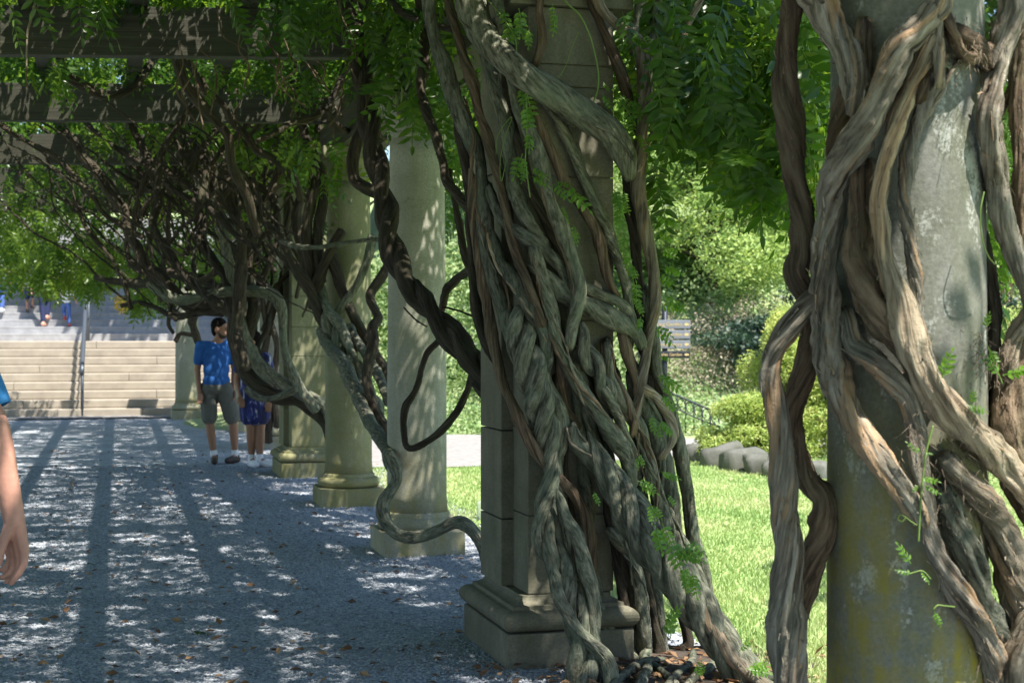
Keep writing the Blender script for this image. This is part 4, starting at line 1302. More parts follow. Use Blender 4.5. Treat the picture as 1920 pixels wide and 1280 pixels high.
FAN = [
    [(462, 700, 12), (450, 650, 13), (442, 600, 13), (442, 555, 12), (450, 500, 11), (452, 440, 10), (440, 380, 10), (425, 320, 9), (410, 250, 9), (380, 180, 8)],
    [(470, 680, 11), (465, 620, 12), (470, 560, 12), (465, 500, 11), (480, 430, 10), (500, 370, 9), (520, 300, 9), (525, 230, 8)],
    [(436, 585, 10), (395, 566, 11), (340, 556, 11), (300, 520, 10), (260, 470, 10), (235, 420, 9), (215, 370, 9), (185, 330, 9), (150, 285, 8), (110, 240, 8)],
    [(420, 590, 9), (360, 570, 10), (310, 545, 10), (270, 535, 9), (220, 522, 8), (180, 520, 6)],
    [(440, 560, 9), (400, 530, 10), (350, 512, 10), (290, 510, 9), (245, 500, 8)],
    [(420, 570, 9), (370, 535, 9), (330, 500, 9), (300, 460, 9), (290, 420, 9), (300, 380, 8), (290, 330, 8), (262, 280, 8), (245, 230, 7)],
    [(445, 600, 9), (430, 540, 10), (400, 490, 9), (380, 440, 9), (375, 380, 9), (382, 320, 8), (370, 270, 8), (350, 210, 7)],
    [(455, 600, 9), (455, 540, 9), (435, 470, 9), (415, 430, 8), (405, 370, 8), (380, 330, 8), (330, 280, 7), (300, 230, 7)],
    [(500, 620, 8), (515, 560, 9), (540, 500, 9), (535, 440, 8), (548, 390, 8), (552, 330, 7), (520, 290, 7), (470, 280, 7), (420, 285, 6)],
    [(590, 600, 12), (570, 540, 12), (562, 480, 12), (575, 420, 11), (580, 360, 11), (570, 300, 10), (545, 240, 9), (520, 170, 9)],
    [(600, 590, 10), (585, 520, 10), (565, 450, 10), (560, 390, 10), (575, 330, 9), (595, 270, 9), (600, 200, 8)],
    [(480, 560, 7), (500, 500, 7), (520, 440, 7), (510, 370, 7), (470, 330, 7), (430, 300, 7), (390, 290, 6), (340, 290, 6)],
    [(330, 600, 4), (318, 585, 4), (322, 570, 4), (350, 555, 4), (385, 560, 5)],
    [(380, 562, 6), (350, 590, 6), (310, 585, 5), (270, 570, 5), (230, 575, 4)],
    [(430, 572, 7), (385, 580, 8), (345, 588, 7), (320, 580, 6), (300, 560, 6)],
    [(530, 455, 6), (508, 430, 6), (480, 395, 6), (460, 350, 6), (455, 300, 6)],
    [(500, 540, 6), (470, 510, 6), (430, 500, 6), (390, 515, 6), (350, 540, 5)],
    [(110, 95, 9), (122, 125, 9), (140, 155, 9), (172, 174, 9), (212, 176, 9), (248, 163, 9), (272, 138, 9), (290, 100, 9)],
    [(330, 100, 10), (350, 150, 10), (385, 200, 10), (420, 260, 10), (440, 320, 9), (470, 380, 9), (490, 440, 9)],
    [(350, 110, 7), (380, 150, 7), (415, 200, 7), (450, 250, 7), (500, 290, 7), (545, 330, 7), (570, 370, 7)],
    [(545, 150, 6), (580, 175, 7), (610, 190, 7), (640, 150, 7), (655, 120, 6)],
    [(480, 270, 5), (520, 245, 6), (560, 225, 7), (600, 210, 7), (615, 190, 6)],
    [(610, 205, 6), (620, 225, 6), (645, 240, 6), (655, 250, 5)],
]
for i, pts in enumerate(FAN):
    d = 15.6 + (i % 5) * .45 if i < 17 else 12.2 + (i % 3) * .5
    TD(pts, d + .1, d + .8, M_BARK_DARK, VF, seg=8, wob=.5)
g = np.random.default_rng(31)
for k in range(125):
    d = g.uniform(13.8, 21)
    x = g.uniform(240, 620); y = g.uniform(330, 600)
    pts = []
    vx, vy = g.normal(-.35, .5), -1.0
    r = g.uniform(2.2, 7) if k < 55 else g.uniform(1.2, 2.8)
    for s_ in range(int(g.integers(5, 9))):
        pts.append((x, y, r))
        vx += g.normal(0, .45); vx = max(-1.6, min(.9, vx))
        x += vx * 48; y += vy * g.uniform(35, 62)
        r *= .95
    TD(pts, d, d + g.normal(0, .6), M_BARK_DARK, VF, seg=7, wob=.5)

# thin bare twigs dangling here and there below the roof
g = np.random.default_rng(33)
for k in range(36):
    d = g.uniform(8.5, 15)
    x = g.uniform(330, 900); y = g.uniform(-20, 160)
    pts = []
    for s_ in range(5):
        pts.append((x, y, g.uniform(1.2, 2.2)))
        x += g.normal(4, 16); y += g.uniform(20, 45)
    TD(pts, d, d, M_BARK_BROWN, VD if x > 620 else VF, seg=5, name='twig', lump=0, flute=0, wob=0)
TD([(70, -10, 2.2), (60, 30, 2.2), (52, 60, 2.2), (50, 100, 1.8), (49, 170, 1.5)], 9.4, 9.4, M_BARK_PALE, VF, seg=6, name='twig', lump=0, flute=0, wob=0)

# --- one vine on each far column
VG = vine((-3.0, 21, 0), 'distant bare stems twisting up the far pale columns behind the couple')
for pts in ([(505, 830, 8), (500, 760, 8), (492, 690, 7), (500, 620, 7), (490, 550, 7), (480, 480, 6), (470, 400, 6)],
            [(520, 800, 7), (512, 720, 7), (520, 650, 7), (505, 590, 7), (515, 520, 6), (500, 450, 6)],
            [(470, 820, 6), (465, 700, 6), (478, 620, 6), (470, 540, 6), (455, 470, 5)],
            [(330, 570, 4), (318, 590, 4), (316, 610, 4), (325, 625, 4)]):
    TD(pts, 20.9, 20.9, M_BARK_DARK, VG, seg=8)
TD([(372, 640, 8), (362, 600, 8), (385, 560, 8), (410, 530, 7)], 22, 20, M_BARK_DARK, VG, seg=8)
TD([(330, 640, 5), (340, 625, 5), (365, 630, 4)], 28.2, 28.2, M_BARK_DARK, VG, seg=6)
# ------------------------------------------------------------------ foliage on the roof
g = np.random.default_rng(41)
N = 46000
d_ = g.uniform(-6.0, 27.6, N)
off = g.uniform(-8.4, 1.55, N)                 # across the walk, measured from the column line
X_ = row_x(d_) + off
pts2 = np.c_[X_, d_]
dens = .52 + .17 * vnoise(pts2, 1.4, 5) + .30 * vnoise(pts2, .62, 8)
near = np.clip((12.5 - d_) / 4.0, 0, 1)
edge = np.clip((off + 2.2) / 1.2, 0, 1)
dens += .42 * near + .36 * edge
dens -= .10 * np.clip((d_ - 14) / 4, 0, 1) * (1 - edge)
dens -= .33 * np.clip((d_ - 20) / 3, 0, 1) * np.clip((-off - 2.5) / 1.5, 0, 1)  # thinned so that sun reaches the far curtain of leaves
# ragged outer edge, opened beside the near column to let sun onto its vine
lim = np.interp(d_, [-6, .5, 2.0, 4.2, 5.4], [1.5, 1.3, .45, .45, 1.55]) + .25 * vnoise(pts2, .8, 12)
dens = np.where(off > lim, dens * .12, dens)
dens = np.clip(dens, .03, 1)
keep = g.uniform(0, 1, N) < dens
X_, d_, off = X_[keep], d_[keep], off[keep]
n = len(X_)
Z_ = 4.05 + np.abs(g.normal(0, .26, n)) + .10 * vnoise(np.c_[X_, d_], 2.5, 9)
D = g.normal(0, 1, (n, 3)); D[:, 2] = -np.abs(g.normal(.15, .3, n))
tag(frond_mass('wisteria_canopy', np.c_[X_, d_, Z_], D, g.uniform(.75, 1.35, n), g, M_LEAF, tint=np.clip(g.normal(.45, .28, n), 0, 1)), kind='stuff')

def hang_box(name, boxes, g, parent=None, mat=M_LEAF, down=1.0, scl=(.75, 1.25), tintmu=.45, templates=None):
    """boxes: (x0, x1, y0, y1, d0, d1, count) in photograph pixels and metres; sprays hang and droop"""
    ps, ds = [], []
    for (x0, x1, y0, y1, da, db, c) in boxes:
        dd = g.uniform(da, db, c)
        xx = g.uniform(x0, x1, c); yy = g.uniform(y0, y1, c)
        ps.append(np.stack([(xx - CX) / F * dd, dd, CAMH - (yy - HY) / F * dd], -1))
        v = g.normal(0, .55, (c, 3)); v[:, 2] = -np.abs(g.normal(down, .35, c))
        ds.append(v)
    p = np.vstack(ps); D = np.vstack(ds)
    o = frond_mass(name, p, D, g.uniform(*scl, len(p)), g, mat, parent, tint=np.clip(g.normal(tintmu, .22, len(p)), 0, 1), templates=templates, updev=.8)
    if parent is not None:
        o.matrix_parent_inverse = Matrix.Translation(-Vector(parent.location))
    o['kind'] = 'stuff'
    return o

# drooping foliage below the beams
hang_box('hanging_foliage', [
    (-60, 330, 315, 335, 18.5, 21, 30), (60, 150, 225, 320, 18.5, 20, 18), (150, 330, 225, 250, 16, 18, 22),
    (330, 620, 120, 230, 14.8, 17.5, 60), (420, 480, 225, 280, 15, 16, 26), (540, 600, 240, 320, 13, 14.2, 24),
    (590, 640, 250, 420, 13.5, 14.6, 26), (560, 600, 120, 150, 13, 14, 10), (330, 560, 240, 440, 18, 22, 75),
    (90, 130, 105, 150, 12, 14, 12), (330, 620, 105, 150, 12.5, 14, 26),
    (250, 480, 470, 555, 17.5, 21, 60), (380, 560, 440, 560, 18.5, 23, 55)], g, VF, tintmu=.5)
hang_box('hanging_foliage', [
    (-80, 250, 330, 460, 24, 28.5, 360), (-80, 210, 430, 512, 24, 28.5, 330), (60, 330, 450, 520, 23, 28, 230),
    (250, 420, 340, 500, 22, 27, 170), (-80, 100, 370, 520, 21, 24, 130), (420, 620, 320, 470, 20, 25, 110),
    (80, 125, 500, 530, 24, 27, 30), (140, 190, 500, 538, 24, 27, 30), (240, 300, 520, 560, 21.5, 23, 34)], g, VG, tintmu=.62, scl=(.9, 1.5))
tag(hang_box('yellow_spray', [(218, 224, 550, 560, 21.8, 22, 3)], g, None, M_YELLOW, 2.5, (.8, 1.0)),
    'small yellow spray of dead leaves hanging above the stairs', 'leaf')
del bpy.data.objects['yellow_spray']['kind']
# dense foliage overhead at the front and round the head of the pier
hang_box('hanging_foliage', [
    (480, 660, -40, 30, 9, 11, 26), (690, 800, -30, 120, 10.2, 11.6, 40), (745, 800, 120, 200, 10.6, 11.3, 14),
    (800, 880, -30, 60, 8.4, 10.5, 18), (830, 905, 230, 420, 11.8, 15, 46), (830, 905, 60, 260, 11.4, 14, 40)], g, VD, tintmu=.35)
hang_box('hanging_foliage', [
    (1225, 1480, -60, 110, 7.6, 11, 340), (1230, 1330, 80, 190, 8.5, 11.5, 120), (1330, 1480, 80, 240, 7.6, 10.5, 210), (1380, 1480, 200, 300, 7.6, 9.5, 90),
    (1490, 1570, -40, 330, 6.5, 9.5, 190), (1840, 1935, 80, 480, 8, 12, 130), (1170, 1240, 20, 140, 8.2, 9.5, 40), (1160, 1240, 120, 250, 8.0, 9, 10)], g, VP, tintmu=.45)

# ------------------------------------------------------------------ leaves near enough to tell apart, one object each
NEAR_ME = []
for k, (tv, tt) in enumerate(FRN):
    NEAR_ME.append(mesh_data('leaf', tv, tt, M_LEAF, False, {'tint': ('FLOAT', np.random.default_rng(k).uniform(.15, .6, len(tv)))}))
YOUNG_ME = []
for k, (tv, tt) in enumerate(FRS):
    YOUNG_ME.append(mesh_data('leaf', tv, tt, M_LEAF_YOUNG, False, {'tint': ('FLOAT', np.random.default_rng(k).uniform(.2, .8, len(tv)))}))
def leaf_obj(me, p, D, U, s, parent):
    m = frames(np.array([D], dtype=float), np.array([U], dtype=float))[0]
    o = bpy.data.objects.new('leaf', me)
    COL.objects.link(o)
    o.parent = parent
    M = Matrix.Translation(Vector(p) - Vector(parent.location)) @ Matrix(m.tolist()).to_4x4() @ Matrix.Scale(s, 4)
    o.matrix_local = M
    return o
g = np.random.default_rng(43)
def droop_leaf(x, y, d, s, parent, dx=0.0, young=False, side=.35):
    D = (dx + g.normal(0, side * .6), g.normal(-.1, side), -1.0)
    U = (g.normal(0, .6), -1 + g.normal(0, .4), g.normal(.2, .4))
    me = (YOUNG_ME if young else NEAR_ME)[int(g.integers(0, 2 if young else 4))]
    return leaf_obj(me, P(x, y, d), D, U, s, parent)
# left, under the first beam
for x, y, s_, d in ((55, -30, 1.0, 8.6), (25, 10, .9, 8.8), (150, -30, 1.0, 8.5), (170, -25, 1.1, 8.6), (190, -20, .9, 8.5), (205, -30, .9, 8.7), (430, -10, .9, 9), (440, 15, .8, 9),
                    (555, -20, 1.1, 8.8), (545, 15, 1.0, 8.8), (565, 20, 1.1, 8.9), (575, -10, 1, 8.9), (610, -20, 1, 8.9), (625, 0, .9, 9), (640, 20, 1, 9), (118, 105, .9, 12.2), (125, 120, .8, 12.2), (185, 105, .9, 12.5)):
    droop_leaf(x, y, d, s_, VF)
# curtain between the dark trunk and the pier
for x, y, s_ in ((700, 10, 1.1), (715, 25, 1.1), (730, 5, 1.1), (745, 40, 1.1), (755, 10, 1.1), (770, 60, 1.1), (700, 70, 1.0), (720, 85, 1.1), (745, 95, 1.2), (765, 110, 1.2), (780, 100, 1.2),
                 (725, 140, 1.1), (715, 165, 1.0), (768, 170, 1.2), (780, 165, 1.2), (760, 150, 1.1), (790, 140, 1.1), (815, 145, 1.1), (825, 120, 1), (840, 170, .9), (830, 210, .8), (705, 45, .8), (690, 20, .8), (735, 60, 1.1), (800, 20, .9), (812, 60, .8), (835, 40, .8)):
    droop_leaf(x, y, g.uniform(8.7, 9.5), s_, VD, side=.45)
# the big dark mass right of the pier
low = lambda x: np.interp(x, [1225, 1270, 1300, 1330, 1350, 1380, 1400, 1440, 1475, 1500, 1540], [150, 190, 175, 215, 235, 300, 330, 330, 330, 300, 250])
cnt = 0
while cnt < 190:
    x = g.uniform(1225, 1560)
    if 1470 < x < 1495 and g.uniform() < .6:
        continue
    y = low(x) - abs(g.normal(0, 1)) * 95
    if y < -60:
        continue
    droop_leaf(x, y, g.uniform(6.8, 8.6), g.uniform(.85, 1.2), VP, dx=.12)
    cnt += 1
for x, y in ((1215, 100), (1230, 60), (1250, 90), (1180, 60), (1165, 20), (1245, 20), (1210, 20), (1262, 120), (1240, 130), (1225, 320), (1235, 345), (1228, 380), (1232, 300)):
    droop_leaf(x, y, g.uniform(7.2, 7.6), g.uniform(.6, .9), VP, dx=.35)
for x, y in ((1860, 620), (1880, 560), (1900, 610), (1895, 690), (1870, 540)):
    droop_leaf(x, y, g.uniform(5.2, 6), .7, VC)
# long narrow leaves on the pier itself
def spray(x, y, dx, dz, s_, n=1, d=None, young=True, parent=VP):
    for k in range(n):
        dd = (S2(x) - .14 if d is None else d) - .02 * k
        D = (dx + g.normal(0, .12), g.normal(-.25, .15), dz + g.normal(0, .15))
        U = (g.normal(0, .35), -.75, .7)
        leaf_obj((YOUNG_ME if young else NEAR_ME)[int(g.integers(0, 2))], P(x + g.normal(0, 4), y + g.normal(0, 6), dd), D, U, .72 * s_ * g.uniform(.6, 1.15), parent)
for a in ((985, 160, .1, -1, 1.5, 3), (988, 200, .1, -1, 1.4, 3), (992, 245, .1, -1, 1.3, 2), (985, 300, -.2, -1, 1.4, 3), (1000, 320, .8, -.5, 1.4, 3), (1040, 340, .9, -.6, 1.5, 2), (1065, 352, .9, -.6, 1.9, 2),
          (1055, 395, .4, -.9, 1.2, 2), (1075, 425, .5, -.9, 1.5, 2), (1050, 420, .1, -1, .8, 1), (940, 20, .2, -1, 1.8, 3), (955, 45, .1, -1, 1.5, 2), (975, 20, .1, -1, 1.5, 2), (1040, 15, .2, -1, 1.3, 2), (985, 60, 0, -1, 1.3, 2),
          (1135, 160, .5, -.9, 1.0, 2), (1160, 180, .8, -.8, 1.8, 2), (1190, 60, .4, -.8, 1.0, 2), (1205, 60, .6, -.6, 1.0, 1), (1185, 180, .3, -1, 1.4, 2),
          (1150, 350, .2, -1, 1.2, 2), (1158, 375, .1, -1, 1.4, 3), (1150, 400, 0, -1, 1.3, 2), (1170, 365, .3, -1, 1.2, 2), (1180, 220, .2, -1, 1.3, 2), (1190, 240, .3, -.9, 1.0, 1), (1172, 440, .1, -1, 1.1, 2),
          (1178, 470, .2, -1, 1.3, 2), (1188, 500, .4, -.9, 1.4, 2), (1192, 535, .2, -1, 1.3, 2), (1190, 570, .5, -.8, 1.3, 2), (1200, 600, .2, -1, 1.1, 2)):
    spray(*a)
for a in ((1228, 398, .9, -.3, 1.6, 2), (1235, 430, .9, -.4, 1.6, 1), (1240, 470, 1, -.1, 1.6, 2), (1245, 500, 1, -.3, 1.6, 2), (1240, 520, .8, -.6, 1.7, 2), (1250, 555, .8, -.4, 1.5, 2), (1240, 575, .8, -.3, 1.2, 1),
          (1230, 612, .8, -.4, 1.6, 2), (1232, 675, .9, -.1, 1.2, 1), (1230, 700, .9, -.4, 1.7, 2), (1238, 720, .8, -.3, 1.2, 1), (1240, 745, .7, -.7, 1.3, 2), (1235, 790, .8, -.5, 1.5, 2), (1225, 780, .3, -.9, 1.2, 2)):
    spray(a[0], a[1], a[2], a[3], a[4], a[5], d=7.25)
for a in ((1195, 860, .4, -.9, 1.0, 2), (1195, 905, .9, -.2, 1.3, 2), (1240, 890, .9, -.3, 1.3, 2), (1245, 920, .5, -.8, 1, 1), (1220, 955, .5, -1, 1.4, 3), (1235, 985, .4, -1, 1.4, 3), (1255, 1015, .5, -.8, 1.6, 3), (1270, 1030, .9, -.3, 1.5, 3),
          (1290, 1025, .8, -.5, 1.5, 3), (1285, 1060, .3, -1, 1.4, 3), (1300, 1075, .3, -1, 1.2, 2), (1245, 1165, .4, .8, 1.3, 1), (1255, 1195, .2, .9, 1.3, 2), (1308, 1265, .2, .6, 1.0, 2), (1400, 1255, .8, .1, 1.2, 3), (1385, 1225, .6, .5, 1.0, 1), (1110, 930, .3, -1, .7, 1)):
    spray(a[0], a[1], a[2], a[3], a[4], a[5], d=6.75)

# slender green shoots
M_SHOOT = plain('green_shoot', (.13, .21, .04), .5)
def shoot(pts, d, r, parent):
    W = np.array([(*P(x, y, d(x) if callable(d) else d), r) for x, y in pts])
    V, Q, _ = tube(W, seg=6, lump=0, flute=0)
    o = obj('shoot', mesh_data('shoot', V, Q, M_SHOOT, True), parent)
    o.matrix_parent_inverse = Matrix.Translation(-Vector(parent.location))
dS = lambda x: S2(x) - .17
shoot([(1040, -30), (1062, 5), (1086, 28), (1103, 60), (1115, 100), (1122, 140), (1120, 170), (1108, 200), (1092, 214)], dS, .0042, VP)
shoot([(870, -20), (890, 10), (920, 45), (945, 90), (965, 125), (980, 150), (986, 170)], dS, .0042, VP)
shoot([(905, -10), (940, 30), (965, 70), (970, 110), (984, 150), (988, 220), (985, 300)], dS, .003, VP)
shoot([(1045, 150), (1060, 125), (1072, 90), (1085, 60)], dS, .002, VP)
shoot([(930, 290), (932, 260), (945, 235), (960, 220), (950, 250), (938, 300), (940, 340), (950, 300)], dS, .002, VP)
shoot([(985, 300), (990, 340), (994, 370)], dS, .003, VP)
d1 = lambda x: S1(x) - .13
shoot([(1749, 798), (1742, 825), (1736, 850), (1732, 880), (1727, 930), (1725, 960), (1722, 1015)], d1, .0026, VC)
shoot([(1719, 984), (1705, 975), (1695, 967), (1686, 966), (1684, 974), (1692, 977), (1698, 970)], d1, .0016, VC)
shoot([(1745, 1085), (1730, 1070), (1712, 1073), (1702, 1076)], d1, .0018, VC)
shoot([(1790, 1137), (1770, 1135), (1758, 1134), (1750, 1142)], d1, .0018, VC)
shoot([(1845, 360), (1838, 400), (1842, 450), (1853, 480), (1865, 495)], d1, .0018, VC)
shoot([(1850, 645), (1860, 670), (1872, 700), (1880, 720)], d1, .0018, VC)
for x, y, dx, dz, s_ in ((1725, 842, -.6, .3, .55), (1738, 850, .8, .1, .4), (1730, 895, .6, .2, .6), (1735, 905, .7, -.3, .6), (1722, 908, -.7, -.1, .4), (1710, 1055, -.4, .8, .7), (1716, 1068, .4, -.6, .7), (1705, 1075, -.6, .2, .5),
                         (1750, 1145, .2, -.8, .7), (1772, 705, .3, .9, 1.0), (1774, 712, -.3, .7, .6), (1812, 765, .7, -.2, .9), (1816, 760, -.2, .9, .7), (1858, 655, .3, -.9, .8), (1850, 620, .2, .9, .8), (1880, 700, .7, .1, 1.0), (1895, 690, .9, .2, 1.0), (1870, 690, -.4, .7, .8)):
    spray(x, y, dx, dz, s_, 1, d=S1(x) - .14, parent=VC)
# ------------------------------------------------------------------ background planting
def tree(name, label, X, Y, z0, h, rx, ry, n, size, mat, trunk_r=.15, seed=0, cat='tree', group=None, base_frac=.15, lobes=14, tint_mu=.5, feather=False, trunk_mat=None, fill=1.0):
    gg = np.random.default_rng(seed)
    t = empty(name, (X, Y, z0), label, cat, group)
    # trunk with limbs
    tops = []
    W = np.array([(0, 0, -.2, trunk_r * 1.25), (gg.normal(0, .05), gg.normal(0, .05), h * .25, trunk_r), (gg.normal(0, .12), gg.normal(0, .12), h * .55, trunk_r * .7), (0, 0, h * .9, trunk_r * .25)])
    Vt, Qt, bc = tube(W, seg=10, lump=.08, flute=.06, seed=seed, bark=True, step=max(.05, trunk_r))
    Vs, Qs, Bs, k = [Vt], [Qt], [bc], len(Vt)
    cent = []
    for i in range(lobes):
        a = gg.uniform(0, 6.28); u = gg.uniform(base_frac, .97)
        prof = math.sin(math.pi * min(1, (u - base_frac * .6) / (1.06 - base_frac * .6))) ** .7
        if base_frac == 0:
            u = gg.uniform(0, .92); prof = math.sqrt(1 - .9 * u * u)
        rr = gg.uniform(.2, .9) * prof
        c = np.array([math.cos(a) * rr * rx, math.sin(a) * rr * ry, h * u])
        cent.append(c)
        if trunk_r > .03:
            p0 = np.array([0, 0, h * max(.08, u * .6)])
            Wl = np.array([(*p0, trunk_r * .4), (*(p0 * .5 + c * .5 + np.array([0, 0, .05 * h])), trunk_r * .25), (*c, trunk_r * .1)])
            Vt, Qt, bc = tube(Wl, seg=6, lump=.05, flute=0, seed=seed + i, bark=True, step=max(.08, trunk_r))
            Vs.append(Vt); Qs.append(Qt + k); Bs.append(bc); k += len(Vt)
    obj('trunk', mesh_data('trunk', np.vstack(Vs), np.vstack(Qs), trunk_mat or M_BARK_BROWN, True, {'bark_co': ('FLOAT_VECTOR', np.vstack(Bs))}), t)
    cent = np.array(cent)
    idx = gg.integers(0, len(cent), n)
    sig = np.array([rx, ry, h * .55]) * (1.15 * fill / lobes ** .40)
    v = gg.normal(0, 1, (n, 3)); v /= np.linalg.norm(v, axis=1)[:, None]
    v *= (gg.uniform(.2, 1, n) ** .45)[:, None]
    pos = cent[idx] + v * sig * .75
    pos[:, 2] = np.maximum(pos[:, 2], .02)
    lobe_t = gg.normal(0, .13, len(cent))
    tint = np.clip(tint_mu + lobe_t[idx] + gg.normal(0, .17, n), 0, 1)
    leaf_cloud('crown', pos, size, gg, mat, t, tint, aspect=.35 if feather else .55)
    return t

def gh(X, Y): return float(ground_height(np.array([X]), np.array([Y]))[0])

# feathery pale trees on the bank
for X, Y, h, rx, n, sd, lb in ((3.9, 30.2, 4.4, 2.6, 34000, 1, 'broad feathery pale green tree on the bank directly above the sign boards'),
                           (6.2, 31.5, 5.2, 2.1, 20000, 2, 'feathery pale green tree on the bank behind the dark stem left of the near column'),
                           (1.1, 32.5, 5.0, 2.0, 16000, 3, 'feathery green tree on the bank just behind the smothered pier'),
                           (9.6, 30.0, 5.0, 2.0, 8000, 4, 'feathery green tree seen to the right of the near column')):
    tree('feathery_tree', lb, X, Y, gh(X, Y), h, rx, rx, int(n * 1.7), .105, M_ARBOR, .10, sd, group='feathery trees on the bank', base_frac=0, lobes=46, feather=True, tint_mu=.55, fill=1.35)
# golden shrubs by the stones
for X, Y, h, rx, n, sd, lb in ((3.5, 19.6, 1.95, .85, 34000, 11, 'tall golden green shrub between the dark stem and the railing'),
                           (2.95, 19.0, .85, .78, 17000, 12, 'low spreading golden shrub overhanging the grey edging stones'),
                           (4.35, 19.4, 1.35, .75, 8000, 13, 'golden green shrub half hidden by the near column'),
                           (6.6, 20.5, 1.9, 1.0, 7000, 14, 'golden shrub to the right of the near column')):
    tree('golden_shrub', lb, X, Y, .0, h, rx, rx * .8, n, .055, M_GOLD, .035, sd, 'shrub', 'golden shrubs beyond the lawn', base_frac=0, lobes=42, feather=True, tint_mu=.55, fill=1.35)
# dark shrubs on the bank
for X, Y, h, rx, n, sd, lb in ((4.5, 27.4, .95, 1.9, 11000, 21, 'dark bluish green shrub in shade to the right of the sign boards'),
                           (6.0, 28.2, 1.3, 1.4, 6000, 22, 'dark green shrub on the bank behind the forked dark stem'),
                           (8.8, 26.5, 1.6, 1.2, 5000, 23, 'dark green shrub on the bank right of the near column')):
    tree('dark_shrub', lb, X, Y, gh(X, Y) - .1, h, rx, rx * .8, n, .085, M_SHADE_SHRUB, .04, sd, 'shrub', 'dark shrubs on the bank', base_frac=0, lobes=24, tint_mu=.45, fill=1.2)
# tall woodland that closes the view
for X, Y, h, rx, n, sd, lb in ((-1.5, 39, 11, 4.2, 12000, 31, 'tall leafy tree behind the pale column'), (4.5, 42, 12, 4.6, 12000, 32, 'tall leafy tree at the back of the bank above the feathery trees'),
                           (11.5, 40, 12, 4.6, 10000, 33, 'tall leafy tree at the back behind the near column'), (17, 36, 11, 4.2, 7000, 34, 'tall leafy tree at the far right back'),
                           (-18, 52, 13, 5, 9000, 35, 'tall leafy tree behind the stairs at the far left'), (-10.5, 55, 13, 5.5, 10000, 36, 'tall leafy tree at the top of the stairs behind the foliage'),
                           (-3.2, 46, 11.5, 4.0, 10000, 37, 'tall leafy tree to the right of the stairs behind the couple'), (-26, 46, 12, 4.5, 5000, 38, 'tall leafy tree beyond the left edge of the stairs')):
    tree('broadleaf_tree', lb, X, Y, gh(X, Y) - .2, h, rx, rx, n, .34, M_TREE, .26, sd, group='woodland trees at the back', base_frac=.12, lobes=26)
# the trees whose shade falls on the upper flight
tree('broadleaf_tree', 'tall spreading tree right of the stairs, shading the upper flight', -4.4, 34.6, 0, 12.5, 6.0, 2.7, 30000, .32, M_TREE, .24, 41, group='woodland trees at the back', base_frac=.55, lobes=44, fill=1.2)
tree('broadleaf_tree', 'second spreading tree left of the stairs, shading the upper flight', -15.6, 33.4, 0, 13.0, 5.4, 2.7, 26000, .32, M_TREE, .22, 42, group='woodland trees at the back', base_frac=.55, lobes=44, fill=1.2)

# ground cover on the bank: green at its foot, dry and brownish above, pale leaves higher up
def cover(name, x0, x1, y0, y1, n, size, mat, seed, hmax=.25, thr=-9, sc=2.0):
    gg = np.random.default_rng(seed)
    X = gg.uniform(x0, x1, n); Y = gg.uniform(y0, y1, n)
    nz = vnoise(np.c_[X, Y], sc, seed)
    k = nz > thr
    X, Y, nz = X[k], Y[k], nz[k]
    Z = ground_height(X, Y) + gg.uniform(0, 1, len(X)) * hmax * (1.0 + .5 * np.clip(nz, -1.2, 1.5))
    o = leaf_cloud(name, np.stack([X, Y, Z], -1), size, gg, mat, None, np.clip(.5 + .2 * vnoise(np.c_[X, Y], .7, seed + 1) + gg.normal(0, .18, len(X)), 0, 1))
    return tag(o, kind='stuff')
cover('ground_cover', -3.0, 9.0, 24.2, 27.6, 22000, .085, M_COVER, 51, .22)
cover('dry_brush', 2.0, 9.5, 26.0, 29.0, 26000, .06, M_BRUSH, 52, .55, -.9, 1.2)
cover('ground_cover', -2.8, 9.0, 28.2, 34.5, 34000, .095, M_COVER, 53, .6)
cover('ground_cover', -3.2, 2.6, 25.5, 31, 14000, .11, M_TREE, 54, .9, -.3, 1.5)

# edging stones along the path
M_ROCK = stone_mat('grey_edging_stone', (.09, .09, .082), (.19, .185, .17), (.07, .08, .05), .8)
g = np.random.default_rng(61)
stones = [(1288, 864, .19), (1318, 868, .26), (1356, 876, .32), (1396, 884, .32), (1434, 890, .28), (1466, 896, .24), (1524, 900, .24)]
names = ['leftmost small grey edging stone beside the curled vine loop', 'second grey edging stone below the end of the railing', 'larger grey edging stone under the low golden shrub', 'grey edging stone in the middle of the row below the low golden shrub', 'grey edging stone near the dark forked stem', 'grey edging stone just behind the forked dark stem', 'grey edging stone between the forked stem and the near column']
for (x, y, s_), lb in zip(stones, names):
    d = CAMH * F / (y - HY)
    bm = bmesh.new()
    bmesh.ops.create_icosphere(bm, subdivisions=3, radius=1)
    o1, o2 = g.uniform(0, 9, 2)
    for v in bm.verts:
        c = v.co
        c.x = math.copysign(abs(c.x) ** .5, c.x); c.y = math.copysign(abs(c.y) ** .6, c.y); c.z = math.copysign(abs(c.z) ** .5, c.z)
        k = 1 + .10 * math.sin(3 * c.x + o1) * math.sin(2.4 * c.z + o2) + .05 * math.sin(7 * c.y + o1 + 4 * c.x)
        k += .05 * math.sin(11 * c.x + 5 * c.z + o2) * math.sin(9 * c.y + o1)
        v.co = Vector((c.x * s_ * .80 * k, c.y * s_ * .6 * k, c.z * s_ * .60 * k * (1 + .25 * c.x * math.sin(o2)) + s_ * .22))
    me = bpy.data.meshes.new('edging_stone'); bm.to_mesh(me); bm.free()
    me.materials.append(M_ROCK)
    me.polygons.foreach_set('use_smooth', np.ones(len(me.polygons), dtype=bool))
    o = obj('edging_stone', me); o.location = ((x - CX) / F * d, d + .1, 0)
    o.rotation_euler = (0, 0, g.normal(-.2, .15))
    tag(o, lb, 'stone', 'edging stones round the shrubs')

